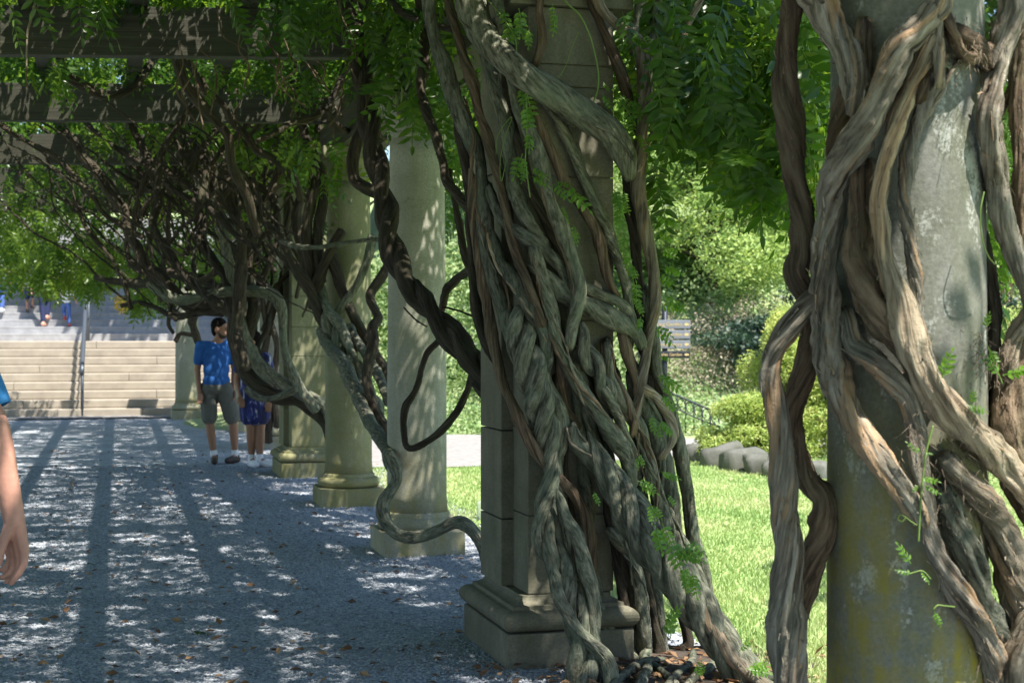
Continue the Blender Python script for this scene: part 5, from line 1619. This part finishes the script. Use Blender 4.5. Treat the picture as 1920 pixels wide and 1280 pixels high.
# ------------------------------------------------------------------ the stairs
SA = R(14)
su, sv = np.array([-math.sin(SA), math.cos(SA)]), np.array([math.cos(SA), math.sin(SA)])
SO = np.array([-8.10, 29.15])                # foot of the stairs at the rail
stair = empty('stone_stairs', (SO[0], SO[1], 0), 'wide stone stairs with a sunlit lower flight and a shaded upper flight', 'stairs', None, SA)
RISE, TREAD = .158, .33
x0, x1 = -6.5, 3.2
g = np.random.default_rng(71)
for i in range(9):
    MB().box(x0, x1, i * TREAD, 9 * TREAD + .0 if i == 8 else (i + 1) * TREAD + .05, i * RISE - .05, (i + 1) * RISE - .152, 0).build('foundation', M_STEP, stair)
    cuts = [x0] + sorted(x0 + (x1 - x0) * (k + .5 * (i % 2) + .25 + g.uniform(-.2, .2)) / 3 for k in range(3) if k + .5 * (i % 2) + .25 < 2.8) + [x1]
    for a_, b_ in zip(cuts[:-1], cuts[1:]):
        dz_ = g.uniform(-.003, .003)
        MB().box(a_ + .0012, b_ - .0012, i * TREAD - .003 + g.uniform(-.004, .004), (i + 1) * TREAD + (.02 if i < 8 else 0), (i + 1) * RISE - .15, (i + 1) * RISE + dz_, .020).build('step', M_STEP, stair)
LZ = 9 * RISE
MB().box(x0, x1, 9 * TREAD + .001, 9 * TREAD + 2.2, LZ - .15, LZ - .002).build('landing', M_STEP, stair)
y1 = 9 * TREAD + 2.2
for i in range(20):
    MB().box(x0, x1, y1 + i * TREAD, y1 + (i + 1) * TREAD + .05, LZ + i * RISE - .02, LZ + (i + 1) * RISE - .045, 0).build('riser', M_STEP_SHADED, stair)
    MB().box(x0, x1, y1 + i * TREAD - .003, y1 + (i + 1) * TREAD + .02, LZ + (i + 1) * RISE - .044, LZ + (i + 1) * RISE, .006).build('step', M_STEP_SHADED, stair)
ytop = y1 + 20 * TREAD
MB().box(x0, x1, ytop + .03, ytop + 9, LZ + 20 * RISE - .2, LZ + 20 * RISE - .003).build('landing', M_STEP_SHADED, stair)
for xx in (x0 - .35, x1 + .01):
    b = MB()
    b.box(xx, xx + .34, -.15, 9 * TREAD + 2.2, -.05, LZ + .22, .02)
    b.box(xx, xx + .34, 9 * TREAD + 2.203, ytop + 9, -.05, LZ + 20 * RISE + .12, .02)
    b.build('cheek_wall', M_STEP, stair)
tag(obj('apron', mesh_data('apron', [(*(SO + sv * a + su * b), .026) for a, b in ((-8, -.75), (5, -.75), (5, .1), (-8, .1))], [(0, 1, 2, 3)], M_PAVE)), kind='structure')
# handrail up the middle
hr = empty('handrail', (SO[0], SO[1], 0), 'grey metal handrail running up the middle of the stairs', 'handrail', None, SA)
def sz(yy):
    if yy < 0: return 0
    if yy < 9 * TREAD: return yy / TREAD * RISE
    if yy < y1: return LZ
    return LZ + (yy - y1) / TREAD * RISE
pts = [(0, -.12, .80), (0, -.10, .92), (0, 0, .97)] + [(0, yy, sz(yy) + .96) for yy in (9 * TREAD, y1 - .1, y1 + .1, ytop)]
MB().rod(pts, .040, 8).build('rail', M_RAIL, hr, True)
MB().rod([(0, yy, sz(yy) + .50) for yy in (0, 9 * TREAD, y1, ytop)], .018, 8).build('rail', M_RAIL, hr, True)
for yy in (.02, 9 * TREAD - .05, y1 - .1, y1 + 3.3, ytop - .1):
    MB().rod([(0, yy, sz(yy) - .02), (0, yy, sz(yy) + .95)], .030, 8).build('post', M_RAIL, hr, True)

# ------------------------------------------------------------------ iron railing on the bank
rl = empty('iron_railing', tuple(P(1300, 800, 24.3)), 'black iron garden railing with arched panels sloping down behind the lawn', 'railing')
def rp(x, y, d=24.3): return P(x, y, d) - P(1300, 800, 24.3)
MB().rod([rp(1215, 712), rp(1262, 738), rp(1320, 763), rp(1360, 780)], .016, 8).build('top_rail', M_IRON, rl, True)
MB().rod([rp(1215, 740), rp(1262, 763), rp(1310, 785), rp(1351, 800)], .012, 8).build('bottom_rail', M_IRON, rl, True)
bx = [1225, 1240, 1255, 1270, 1285.5, 1301, 1316.5, 1332, 1348.5]
for i, x in enumerate(bx):
    yt = np.interp(x, [1215, 1262, 1320, 1360], [712, 738, 763, 780])
    zb = np.interp(x, [1225, 1348], [800, 824])
    MB().rod([rp(x, yt), rp(x, zb)], .011, 6).build('baluster', M_IRON, rl, True)
    if i < len(bx) - 1:
        xm = (x + bx[i + 1]) / 2
        ytm = np.interp(xm, [1215, 1262, 1320, 1360], [712, 738, 763, 780])
        pts = []
        for k in range(13):
            a = 2 * math.pi * k / 12
            pts.append(rp(xm + 6.8 * math.cos(a), ytm + 12.5 + 10 * math.sin(a) + math.cos(a) * 2.6))
        MB().rod(pts, .008, 6).build('ring', M_IRON, rl, True)

# ------------------------------------------------------------------ the finger sign
M_SIGN_GLARE = plain('glare_grey_sign_board', (.20, .21, .24), .35, 0, 8, .1, .6)  # dark boards greyed: the sheen of sun glare is put into their colour
M_SIGN_BLACK = plain('black_sign_board', (.02, .022, .027), .35, 0, 0, 0, .5)
M_GOLD_INK = plain('gold_lettering', (.62, .47, .22), .5)
SD_ = 22.0
so = P(1247, 640, SD_); so[2] = 0
sg = empty('garden_sign', tuple(so), 'post sign with four dark boards of gold garden names and arrows', 'sign')
MB().rod([(0, .05, -.1), (0, .05, 1.95)], .04, 10).build('post', M_IRON, sg, True)
def board(y0, y1, text, mat):
    a, b_ = P(1196, y0, SD_) - so, P(1294, y1, SD_) - so
    h = a[2] - b_[2]
    bo = MB().box(a[0], b_[0], -.02, .02, b_[2], a[2], .02 if mat is M_SIGN_BLACK else .008).build('board', mat, sg)
    cu = bpy.data.curves.new('lettering', 'FONT')
    cu.body = text; cu.size = h * .62; cu.extrude = .001; cu.align_x = 'RIGHT'; cu.align_y = 'CENTER'
    cu.materials.append(M_GOLD_INK)
    tmp = bpy.data.objects.new('lettering', cu); COL.objects.link(tmp)
    me = bpy.data.meshes.new_from_object(tmp.evaluated_get(bpy.context.evaluated_depsgraph_get()))
    bpy.data.objects.remove(tmp)
    fo = obj('lettering', me, bo)
    fo.rotation_euler = (R(90), 0, 0)
    fo.location = ((P(1279, 0, SD_) - so)[0], -.0225, (a[2] + b_[2]) / 2)
    xa, xb = (P(1282, 0, SD_) - so)[0], (P(1291, 0, SD_) - so)[0]
    zm = (a[2] + b_[2]) / 2
    hh = h * .24
    xm = xa + (xb - xa) * .55
    av = [(xa, -.0225, zm), (xm, -.0225, zm + hh), (xm, -.0225, zm + hh * .55), (xb, -.0225, zm + hh * .55), (xb, -.0225, zm - hh * .55), (xm, -.0225, zm - hh * .55), (xm, -.0225, zm - hh)]
    obj('arrow', mesh_data('arrow', av, [tuple(range(7))[::-1]], M_GOLD_INK, False), bo)
board(600, 616, 'Spring Garden', M_SIGN_GLARE)
board(619, 635, 'Walled Garden', M_SIGN_GLARE)
board(638, 653, 'Conservatory', M_SIGN_GLARE)
board(658, 671, 'Azalea Garden', M_SIGN_BLACK)

# small clear marker standing in the gravel behind the pier
M_CLEAR = plain('clear_plastic', (.8, .85, .85), .12, 0)
M_CLEAR.node_tree.nodes['Principled BSDF'].inputs['Transmission Weight'].default_value = .75
dm = 12.9
mk = empty('ground_marker', ((904 - CX) / F * dm, dm, 0), 'small clear plastic marker standing in the ground beside the pier edge', 'marker')
MB().box(-.045, .045, -.03, .03, -.02, .17, .022).build('body', M_CLEAR, mk, True)
MB().box(-.035, .035, -.022, .022, -.015, .02, .004).build('base', M_IRON, mk)
# ------------------------------------------------------------------ people
PENDING = []
M_BEARD = plain('dark_beard', (.045, .028, .02), .8)
def cap_shape(mb, p0, p1, r0, r1, seg=14):
    p0, p1 = np.asarray(p0, float), np.asarray(p1, float)
    t = p1 - p0; L = np.linalg.norm(t); t = t / (L + 1e-9)
    ref = np.array([0, 0, 1.0]) if abs(t[2]) < .9 else np.array([1.0, 0, 0])
    u = np.cross(ref, t); u /= np.linalg.norm(u); v = np.cross(t, u)
    rings = []
    for a in np.linspace(-math.pi / 2, 0, 5)[1:]:
        rings.append((p0 + t * r0 * math.sin(a), r0 * math.cos(a)))
    for k in (.33, .66):
        rings.append((p0 + t * L * k, r0 + (r1 - r0) * k))
    for a in np.linspace(0, math.pi / 2, 5)[:-1]:
        rings.append((p1 + t * r1 * math.sin(a), r1 * math.cos(a)))
    V, Fc = [], []
    for c, r in rings:
        for k in range(seg):
            a = 2 * math.pi * k / seg
            V.append(c + r * (math.cos(a) * u + math.sin(a) * v))
    n = len(rings)
    for i in range(n - 1):
        for k in range(seg):
            k2 = (k + 1) % seg
            Fc.append((i * seg + k, i * seg + k2, (i + 1) * seg + k2, (i + 1) * seg + k))
    Fc.append(tuple(range(seg))[::-1]); Fc.append(tuple((n - 1) * seg + k for k in range(seg)))
    mb.add(V, Fc)

def ell(mb, c, rx, ry, rz, yaw=0.0, seg=16, rings=10):
    V, Fc = [], []
    cy, sy = math.cos(yaw), math.sin(yaw)
    for i in range(1, rings):
        a = -math.pi / 2 + math.pi * i / rings
        for k in range(seg):
            b = 2 * math.pi * k / seg
            x, y, z = rx * math.cos(a) * math.cos(b), ry * math.cos(a) * math.sin(b), rz * math.sin(a)
            V.append((c[0] + x * cy - y * sy, c[1] + x * sy + y * cy, c[2] + z))
    for i in range(rings - 2):
        for k in range(seg):
            k2 = (k + 1) % seg
            Fc.append((i * seg + k, i * seg + k2, (i + 1) * seg + k2, (i + 1) * seg + k))
    Fc.append(tuple(range(seg))[::-1]); Fc.append(tuple((rings - 2) * seg + k for k in range(seg)))
    mb.add(V, Fc)

def fuse(mb, name, mat, parent, voxel, smooth=3):
    o = mb.build(name, mat, parent, True)
    m = o.modifiers.new('fuse', 'REMESH'); m.mode = 'VOXEL'; m.voxel_size = voxel; m.use_smooth_shade = True
    if smooth:
        s = o.modifiers.new('soften', 'SMOOTH'); s.iterations = smooth; s.factor = .5
    PENDING.append(o)
    return o

def V3(*a): return np.array(a, dtype=float)
def person(root, label, S, J, yaw_head, yaw_body, skin, shirt, trousers, shoe, sleeve=.55, leg=.55, hair=M_HAIR, beard=False, voxel=.009, dress=False, group=None, sock=True, hand=True, hat=None, arms=(0, 1)):
    """J: joints in metres round the foot point (x to the right of the picture, y away, z up), S the scale"""
    t = empty('person', root, label, 'person', group)
    j = {k: np.asarray(v, float) * S for k, v in J.items()}
    hd = j['head']
    fx, fy = math.cos(yaw_head), math.sin(yaw_head)
    f = V3(fx, fy, 0); sd = V3(-fy, fx, 0); up = V3(0, 0, 1)
    b = MB()
    ell(b, hd + up * .02 * S - f * .008 * S, .098 * S, .076 * S, .108 * S, yaw_head)
    ell(b, hd - up * .055 * S + f * .022 * S, .066 * S, .058 * S, .062 * S, yaw_head)
    cap_shape(b, hd + f * .088 * S + up * .012 * S, hd + f * .110 * S - up * .022 * S, .010 * S, .015 * S)
    cap_shape(b, hd + f * .080 * S - up * .058 * S - sd * .016 * S, hd + f * .080 * S - up * .058 * S + sd * .016 * S, .010 * S, .010 * S)
    for s_ in (1, -1):
        ell(b, hd + sd * s_ * .078 * S - f * .005 * S - up * .01 * S, .022 * S, .010 * S, .033 * S, yaw_head)
    cap_shape(b, j['neck'], hd - up * .05 * S, .056 * S, .052 * S)
    byaw = yaw_body
    bs = V3(-math.sin(byaw), math.cos(byaw), 0)
    ell(b, j['chest'], .105 * S, .155 * S, .17 * S, byaw)
    ell(b, (j['chest'] + j['pelvis']) / 2, .10 * S, .135 * S, .17 * S, byaw)
    ell(b, j['pelvis'], .105 * S, .15 * S, .13 * S, byaw)
    for k in (0, 1):
        sh, el_, wr = j['sh%d' % k], j['el%d' % k], j['wr%d' % k]
        cap_shape(b, j['neck'] - up * .04 * S, sh, .05 * S, .052 * S)
        cap_shape(b, sh, el_, .050 * S, .039 * S)
        cap_shape(b, el_, wr, .039 * S, .026 * S)
        hdv = wr - el_; hdv = hdv / np.linalg.norm(hdv)
        sidev = np.cross(hdv, V3(0, 1, 0)); sidev /= np.linalg.norm(sidev) + 1e-9
        if hand and k in arms:
            pn = np.cross(hdv, f if abs(np.dot(hdv, f)) < .9 else sd); pn /= np.linalg.norm(pn)
            ax = np.cross(pn, hdv)
            for q in range(4):
                o_ = (q - 1.5) * .019 * S
                kn = wr + hdv * .085 * S + ax * o_
                cap_shape(b, wr + hdv * .015 * S + ax * o_ * .6, kn, .014 * S, .0115 * S, 8)
                m_ = kn + hdv * .038 * S + pn * .010 * S
                cap_shape(b, kn, m_, .0105 * S, .0095 * S, 8)
                cap_shape(b, m_, m_ + hdv * (.026 if q in (1, 2) else .018) * S + pn * .020 * S, .0095 * S, .008 * S, 8)
            th0 = wr + hdv * .03 * S + ax * .030 * S
            th1 = th0 + hdv * .038 * S + ax * .016 * S + pn * .012 * S
            cap_shape(b, th0, th1, .0135 * S, .0115 * S, 8)
            cap_shape(b, th1, th1 + hdv * .030 * S, .011 * S, .009 * S, 8)
        hp, kn, an, toe = j['hip%d' % k], j['kn%d' % k], j['an%d' % k], j['toe%d' % k]
        cap_shape(b, hp, kn, .082 * S, .054 * S)
        mid = kn + (an - kn) * .32
        cap_shape(b, kn, mid, .052 * S, .056 * S)
        cap_shape(b, mid, an, .055 * S, .034 * S)
        cap_shape(b, an, toe, .036 * S, .028 * S)
    body = fuse(b, 'body', skin, t, voxel * S)
    # hair
    h = MB()
    ell(h, hd + up * .045 * S - f * .020 * S, .103 * S, .084 * S, .098 * S, yaw_head)
    ell(h, hd - up * .01 * S - f * .055 * S, .06 * S, .07 * S, .09 * S, yaw_head)
    fuse(h, 'hair', hair, body, .010 * S, 2)
    if beard:
        h = MB()
        ell(h, hd - up * .088 * S + f * .030 * S, .060 * S, .052 * S, .036 * S, yaw_head)
        cap_shape(h, hd - up * .04 * S + sd * .055 * S, hd - up * .075 * S + sd * .045 * S + f * .03 * S, .018 * S, .02 * S)
        cap_shape(h, hd - up * .04 * S - sd * .055 * S, hd - up * .075 * S - sd * .045 * S + f * .03 * S, .018 * S, .02 * S)
        fuse(h, 'beard', M_BEARD, body, .009 * S, 2)
    for s_ in (1, -1):
        e = MB(); ell(e, hd + f * .088 * S + sd * s_ * .03 * S + up * .005 * S, .008 * S, .012 * S, .007 * S, yaw_head, 8, 6)
        e.build('eye', M_HAIR, body, True)
    # shirt
    c = MB()
    ell(c, j['chest'] + up * .01 * S, .125 * S, .175 * S, .185 * S, byaw)
    ell(c, (j['chest'] + j['pelvis']) / 2 + up * .03 * S, .125 * S, .162 * S, .20 * S, byaw)
    ell(c, j['pelvis'] + up * .05 * S, .128 * S, .172 * S, .13 * S, byaw)
    for k in (0, 1):
        sh, el_ = j['sh%d' % k], j['el%d' % k]
        cap_shape(c, j['neck'] - up * .055 * S, sh, .058 * S, .064 * S)
        cap_shape(c, sh, sh + (el_ - sh) * sleeve, .068 * S, .064 * S)
    if dress:
        for k in (0, 1):
            cap_shape(c, j['hip%d' % k] + up * .05 * S, j['hip%d' % k] * (1 - leg) + j['kn%d' % k] * leg, .112 * S, .118 * S)
        cap_shape(c, j['pelvis'], (j['kn0'] + j['kn1']) / 2 * leg + j['pelvis'] * (1 - leg), .125 * S, .14 * S)
    fuse(c, 'dress' if dress else 'shirt', shirt, t, .011 * S, 4)
    if not dress:
        p = MB()
        ell(p, j['pelvis'] - up * .01 * S, .124 * S, .168 * S, .125 * S, byaw)
        for k in (0, 1):
            hp, kn, an = j['hip%d' % k], j['kn%d' % k], j['an%d' % k]
            if leg <= 1:
                cap_shape(p, hp, hp + (kn - hp) * leg, .108 * S, .098 * S)
            else:
                cap_shape(p, hp, kn, .102 * S, .07 * S)
                cap_shape(p, kn, kn + (an - kn) * (leg - 1), .07 * S, .056 * S)
        fuse(p, 'shorts' if leg <= 1 else 'trousers', trousers, t, .011 * S, 3)
    for k in (0, 1):
        an, toe = j['an%d' % k], j['toe%d' % k]
        dv = toe - an; dv[2] = 0; dv /= np.linalg.norm(dv) + 1e-9
        s = MB()
        a0 = np.array([an[0], an[1], toe[2] + .012 * S])
        cap_shape(s, a0 - dv * .035 * S, a0 + dv * .09 * S, .046 * S, .046 * S)
        cap_shape(s, a0 + dv * .09 * S, toe + dv * .03 * S + V3(0, 0, .006 * S), .046 * S, .036 * S)
        cap_shape(s, a0 - dv * .02 * S, an + V3(0, 0, .01) * S, .044 * S, .045 * S)
        fuse(s, 'shoe', shoe, t, .010 * S, 2)
        if sock:
            s = MB(); cap_shape(s, an - V3(0, 0, .005) * S, an + (j['kn%d' % k] - an) * .16, .043 * S, .042 * S)
            s.build('sock', M_WHITE, t, True)
    return t

def foot_point(px, py):
    d = CAMH * F / (py - HY)
    return ((px - CX) / F * d, d, 0.0)

# man in the blue shirt, turned to his companion
man = dict(head=(.055, -.02, 1.625), neck=(.02, 0, 1.475), chest=(.0, 0, 1.27), pelvis=(.005, .0, .945),
           sh0=(-.172, -.07, 1.42), el0=(-.215, -.05, 1.13), wr0=(-.18, -.10, .87), sh1=(.168, .09, 1.42), el1=(.205, .10, 1.13), wr1=(.20, .02, .89),
           hip0=(-.095, 0, .90), kn0=(-.075, -.02, .50), an0=(-.02, .0, .085), toe0=(.01, -.16, .035),
           hip1=(.10, .02, .90), kn1=(.20, .04, .50), an1=(.215, .10, .085), toe1=(.16, -.04, .035))
person(foot_point(405, 869), 'man in blue T-shirt and grey shorts standing under the vine, face in profile', 1.0, man, R(-18), R(-62), M_SKIN_TAN, M_SHIRT, M_SHORTS, M_SHOE, .62, .84, beard=True, voxel=.008)
# companion in a patterned dress behind the stems
wo = dict(head=(-.02, -.01, 1.475), neck=(-.02, 0, 1.335), chest=(-.01, 0, 1.15), pelvis=(.02, .0, .86),
          sh0=(-.16, .02, 1.285), el0=(-.19, .05, 1.02), wr0=(-.13, -.08, .84), sh1=(.15, .03, 1.285), el1=(.21, .06, 1.02), wr1=(.20, -.04, .80),
          hip0=(-.06, 0, .82), kn0=(-.02, -.02, .46), an0=(-.02, .04, .085), toe0=(.05, -.10, .035),
          hip1=(.09, .02, .82), kn1=(.09, .0, .46), an1=(.08, .0, .085), toe1=(.22, -.06, .035))
person(foot_point(474, 876), 'person in navy and white print dress with white sneakers, half hidden by the vine', 1.0, wo, R(200), R(-60), M_SKIN_TAN, M_DRESS, M_DRESS, M_WHITE, .5, .60, dress=True, voxel=.009)

# people climbing the upper flight
def stair_pos(px, i):
    yl = y1 + i * TREAD + .15
    z = LZ + (i + 1) * RISE
    c = SO + su * yl
    # solve along the step for the pixel column
    k = (px - CX) / F
    s_ = (k * c[1] - c[0]) / (sv[0] - k * sv[1])
    q = c + sv * s_
    return (q[0], q[1], z)
base = dict(head=(0, .02, 1.60), neck=(0, .03, 1.46), chest=(0, .0, 1.26), pelvis=(0, .0, .94),
            sh0=(-.18, 0, 1.41), el0=(-.24, .03, 1.13), wr0=(-.25, -.02, .88), sh1=(.18, 0, 1.41), el1=(.24, .03, 1.13), wr1=(.27, .04, .88),
            hip0=(-.09, 0, .90), kn0=(-.09, .05, .50), an0=(-.08, -.02, .085), toe0=(-.09, .13, .035),
            hip1=(.09, 0, .90), kn1=(.08, .18, .60), an1=(.07, .10, .245), toe1=(.07, .25, .195))
kid = dict(base); kid.update(head=(.03, .04, 1.50), el1=(.30, .03, 1.16), wr1=(.40, .02, .98), kn0=(-.14, .16, .62), an0=(-.02, -.10, .40), toe0=(.0, -.02, .30), kn1=(.12, .03, .48), an1=(.12, -.02, .085), toe1=(.13, .13, .035), el0=(-.22, .12, 1.25), wr0=(-.2, .2, 1.45))
person(stair_pos(124, 1), 'small child in white T-shirt and blue trousers climbing the stairs', .56, kid, R(75), R(90), M_SKIN, M_WHITE, M_JEANS, M_REDSHOE, .6, 1.8, voxel=.012, sock=False, group='people climbing the stairs')
walker = dict(base); walker.update(kn0=(-.02, .04, .50), an0=(.02, -.03, .085), toe0=(.02, .12, .035))
person(stair_pos(80, 1), 'person in dark navy leggings and bare ankles climbing the stairs beside the child', .96, walker, R(90), R(90), M_SKIN, M_NAVY, M_NAVY, M_SKIN, .6, 1.86, voxel=.012, sock=False, group='people climbing the stairs')
person(stair_pos(55, 3), 'small child in pastel printed top on the stairs under the leaves', .60, base, R(90), R(90), M_SKIN, M_TOP, M_NAVY, M_SHOE, .6, .8, voxel=.012, sock=False, group='people climbing the stairs')
person(stair_pos(-6, 2), 'person in blue jeans on the stairs cut off by the left edge', 1.0, base, R(90), R(90), M_SKIN, M_WHITE, M_JEANS, M_WHITE, .6, 1.9, voxel=.012, sock=False, group='people climbing the stairs')

# the walker passing close by at the left edge: only an arm and a sleeve come into the frame
DW = 4.55
def W_(x, y, dz=0.0): return P(x, y, DW + dz)
wroot = P(-175, 628, DW); wroot[2] = 0
wk = empty('person', tuple(wroot), 'passer-by in bright blue T-shirt at the left edge, bare forearm hanging', 'person')
def L_(x, y, dz=0.0): return W_(x, y, dz) - wroot
px_m = DW / F
b = MB()
hd = L_(-175, 545)
ell(b, hd + V3(0, 0, .02), .076, .098, .108); ell(b, hd + V3(0, -.022, -.055), .058, .066, .062)
cap_shape(b, hd + V3(0, -.088, .012), hd + V3(0, -.11, -.022), .010, .015)
for s_ in (1, -1):
    ell(b, hd + V3(s_ * .078, .005, -.01), .010, .022, .033)
cap_shape(b, L_(-175, 650), hd - V3(0, 0, .05), .058, .054)
ell(b, L_(-175, 760), .165, .11, .19); ell(b, L_(-175, 880), .145, .105, .19); ell(b, L_(-175, 985), .155, .11, .14)
# visible arm, shoulder to wrist
arm = [(-62, 690, 34), (-38, 750, 33), (-14, 805, 32), (-2, 850, 29.5), (6, 890, 27), (15, 925, 24), (24, 960, 20.5), (27, 978, 20)]
for a, c in zip(arm[:-1], arm[1:]):
    cap_shape(b, L_(a[0], a[1]), L_(c[0], c[1]), a[2] * px_m, c[2] * px_m, 20)
cap_shape(b, L_(-175, 670), L_(-62, 690), .055, .055)
# palm: fanned metacarpals and the ball of the thumb
kn = [(46, 1033, -.012, 9.5), (37, 1041, .004, 9.5), (27, 1043, .020, 9), (18, 1038, .034, 8.5)]
wb = [(36, 982, -.004), (30, 984, .002), (24, 984, .010), (18, 983, .016)]
for (kx, ky, kd, kr), (wx, wy, wdz) in zip(kn, wb):
    cap_shape(b, L_(wx, wy, wdz), L_(kx, ky, kd), 12.5 * px_m, kr * px_m, 12)
cap_shape(b, L_(18, 990, -.012), L_(8, 1012, -.022), 13 * px_m, 10 * px_m, 12)
fing = [[(46, 1033, -.012), (46, 1056, -.018), (34, 1077, -.020), (21, 1093, -.018)],
        [(37, 1041, .004), (36, 1066, .0), (25, 1084, -.002), (12, 1090, .0)],
        [(27, 1043, .020), (25, 1066, .018), (14, 1080, .016), (3, 1082, .016)],
        [(18, 1038, .034), (16, 1056, .034), (8, 1067, .032), (0, 1068, .032)]]
for q, ch in enumerate(fing):
    rr = [8.2, 7.3, 6.6, 5.2] if q < 3 else [7.0, 6.4, 5.8, 4.8]
    for i in range(3):
        cap_shape(b, L_(*ch[i]), L_(*ch[i + 1]), rr[i] * px_m, rr[i + 1] * px_m, 12)
th = [(8, 1012, -.022), (2, 1034, -.030), (-1, 1056, -.032)]
cap_shape(b, L_(*th[0]), L_(*th[1]), 9.5 * px_m, 7.8 * px_m, 12)
cap_shape(b, L_(*th[1]), L_(*th[2]), 7.6 * px_m, 6 * px_m, 12)
# other arm and legs
cap_shape(b, L_(-175, 670), L_(-288, 690), .055, .055); cap_shape(b, L_(-288, 690), L_(-310, 820, .1), .05, .042); cap_shape(b, L_(-310, 820, .1), L_(-305, 950, -.1), .042, .03)
ell(b, L_(-304, 1000, -.14), .03, .045, .06)
z0 = -wroot + P(-175, 628, DW)
for s_, dy in ((1, -.22), (-1, .22)):
    hp = V3(s_ * .09, 0, .92); kn_ = V3(s_ * .09, dy * .5, .50); an_ = V3(s_ * .085, dy, .09)
    cap_shape(b, hp, kn_, .085, .056); cap_shape(b, kn_, an_, .056, .036); cap_shape(b, an_, an_ + V3(0, -.15, -.05), .036, .03)
body = fuse(b, 'body', M_SKIN, wk, .0045, 3)
h = MB(); ell(h, hd + V3(0, .02, .045), .084, .103, .098); fuse(h, 'hair', M_HAIR, body, .01, 2)
c = MB()
ell(c, L_(-175, 755), .19, .13, .20); ell(c, L_(-175, 880), .172, .128, .20); ell(c, L_(-175, 955), .18, .13, .14)
cap_shape(c, L_(-175, 672), L_(-70, 690), .062, .068)
cap_shape(c, L_(-175, 672), L_(-285, 690), .062, .068); cap_shape(c, L_(-288, 695), L_(-302, 775, .06), .07, .066)
# sleeve as an open flared tube with its own thickness
fuse(c, 'shirt', M_SHIRT2, wk, .010, 3)
sl = []
for u in np.linspace(0, 1, 9):
    cx_, cy_ = -66 + u * (-21 + 66), 672 + u * (770 - 672)
    rad = (44 + 3 * math.sin(u * 3)) * (1 - .03 * u)
    sl.append((cx_, cy_, rad))
V, Fc = [], []
sg_ = 28
ax = (L_(-21, 770) - L_(-66, 672)); ax /= np.linalg.norm(ax)
uu = np.cross(ax, V3(0, 1, 0)); uu /= np.linalg.norm(uu); vv = np.cross(ax, uu)
def ringp(c_, r_, k, dr=0.0):
    a = 2 * math.pi * k / sg_
    wv = 1 + .035 * math.sin(3 * a + 1)
    return L_(c_[0], c_[1]) + (r_ * px_m + dr) * wv * (math.cos(a) * uu + math.sin(a) * vv)
rings = [(s_, 0.0) for s_ in sl] + [(s_, -.004) for s_ in sl[::-1]]
for (s_, dr) in rings:
    for k in range(sg_):
        V.append(ringp(s_, s_[2], k, dr))
for i in range(len(rings) - 1):
    for k in range(sg_):
        k2 = (k + 1) % sg_
        Fc.append((i * sg_ + k, i * sg_ + k2, (i + 1) * sg_ + k2, (i + 1) * sg_ + k))
MB().add(V, Fc).build('sleeve', M_SHIRT2, wk, True)
p = MB(); ell(p, V3(0, 0, .95), .17, .125, .13)
for s_, dy in ((1, -.22), (-1, .22)):
    cap_shape(p, V3(s_ * .09, 0, .90), V3(s_ * .09, dy * .5, .50), .11, .095)
fuse(p, 'shorts', M_SHORTS, wk, .012, 3)
for s_, dy in ((1, -.22), (-1, .22)):
    s = MB(); an_ = V3(s_ * .085, dy, .06)
    cap_shape(s, an_ + V3(0, .03, -.005), an_ + V3(0, -.17, -.02), .05, .036); fuse(s, 'shoe', M_SHOE, wk, .01, 2)

# settle the fused surfaces
bpy.context.view_layer.update()
dg = bpy.context.evaluated_depsgraph_get()
for o in PENDING:
    ev = o.evaluated_get(dg)
    me = bpy.data.meshes.new_from_object(ev)
    me.name = o.name
    o.modifiers.clear()
    o.data = me
    me.polygons.foreach_set('use_smooth', np.ones(len(me.polygons), dtype=bool))
    if not me.materials:
        me.materials.append(o.data.materials[0])
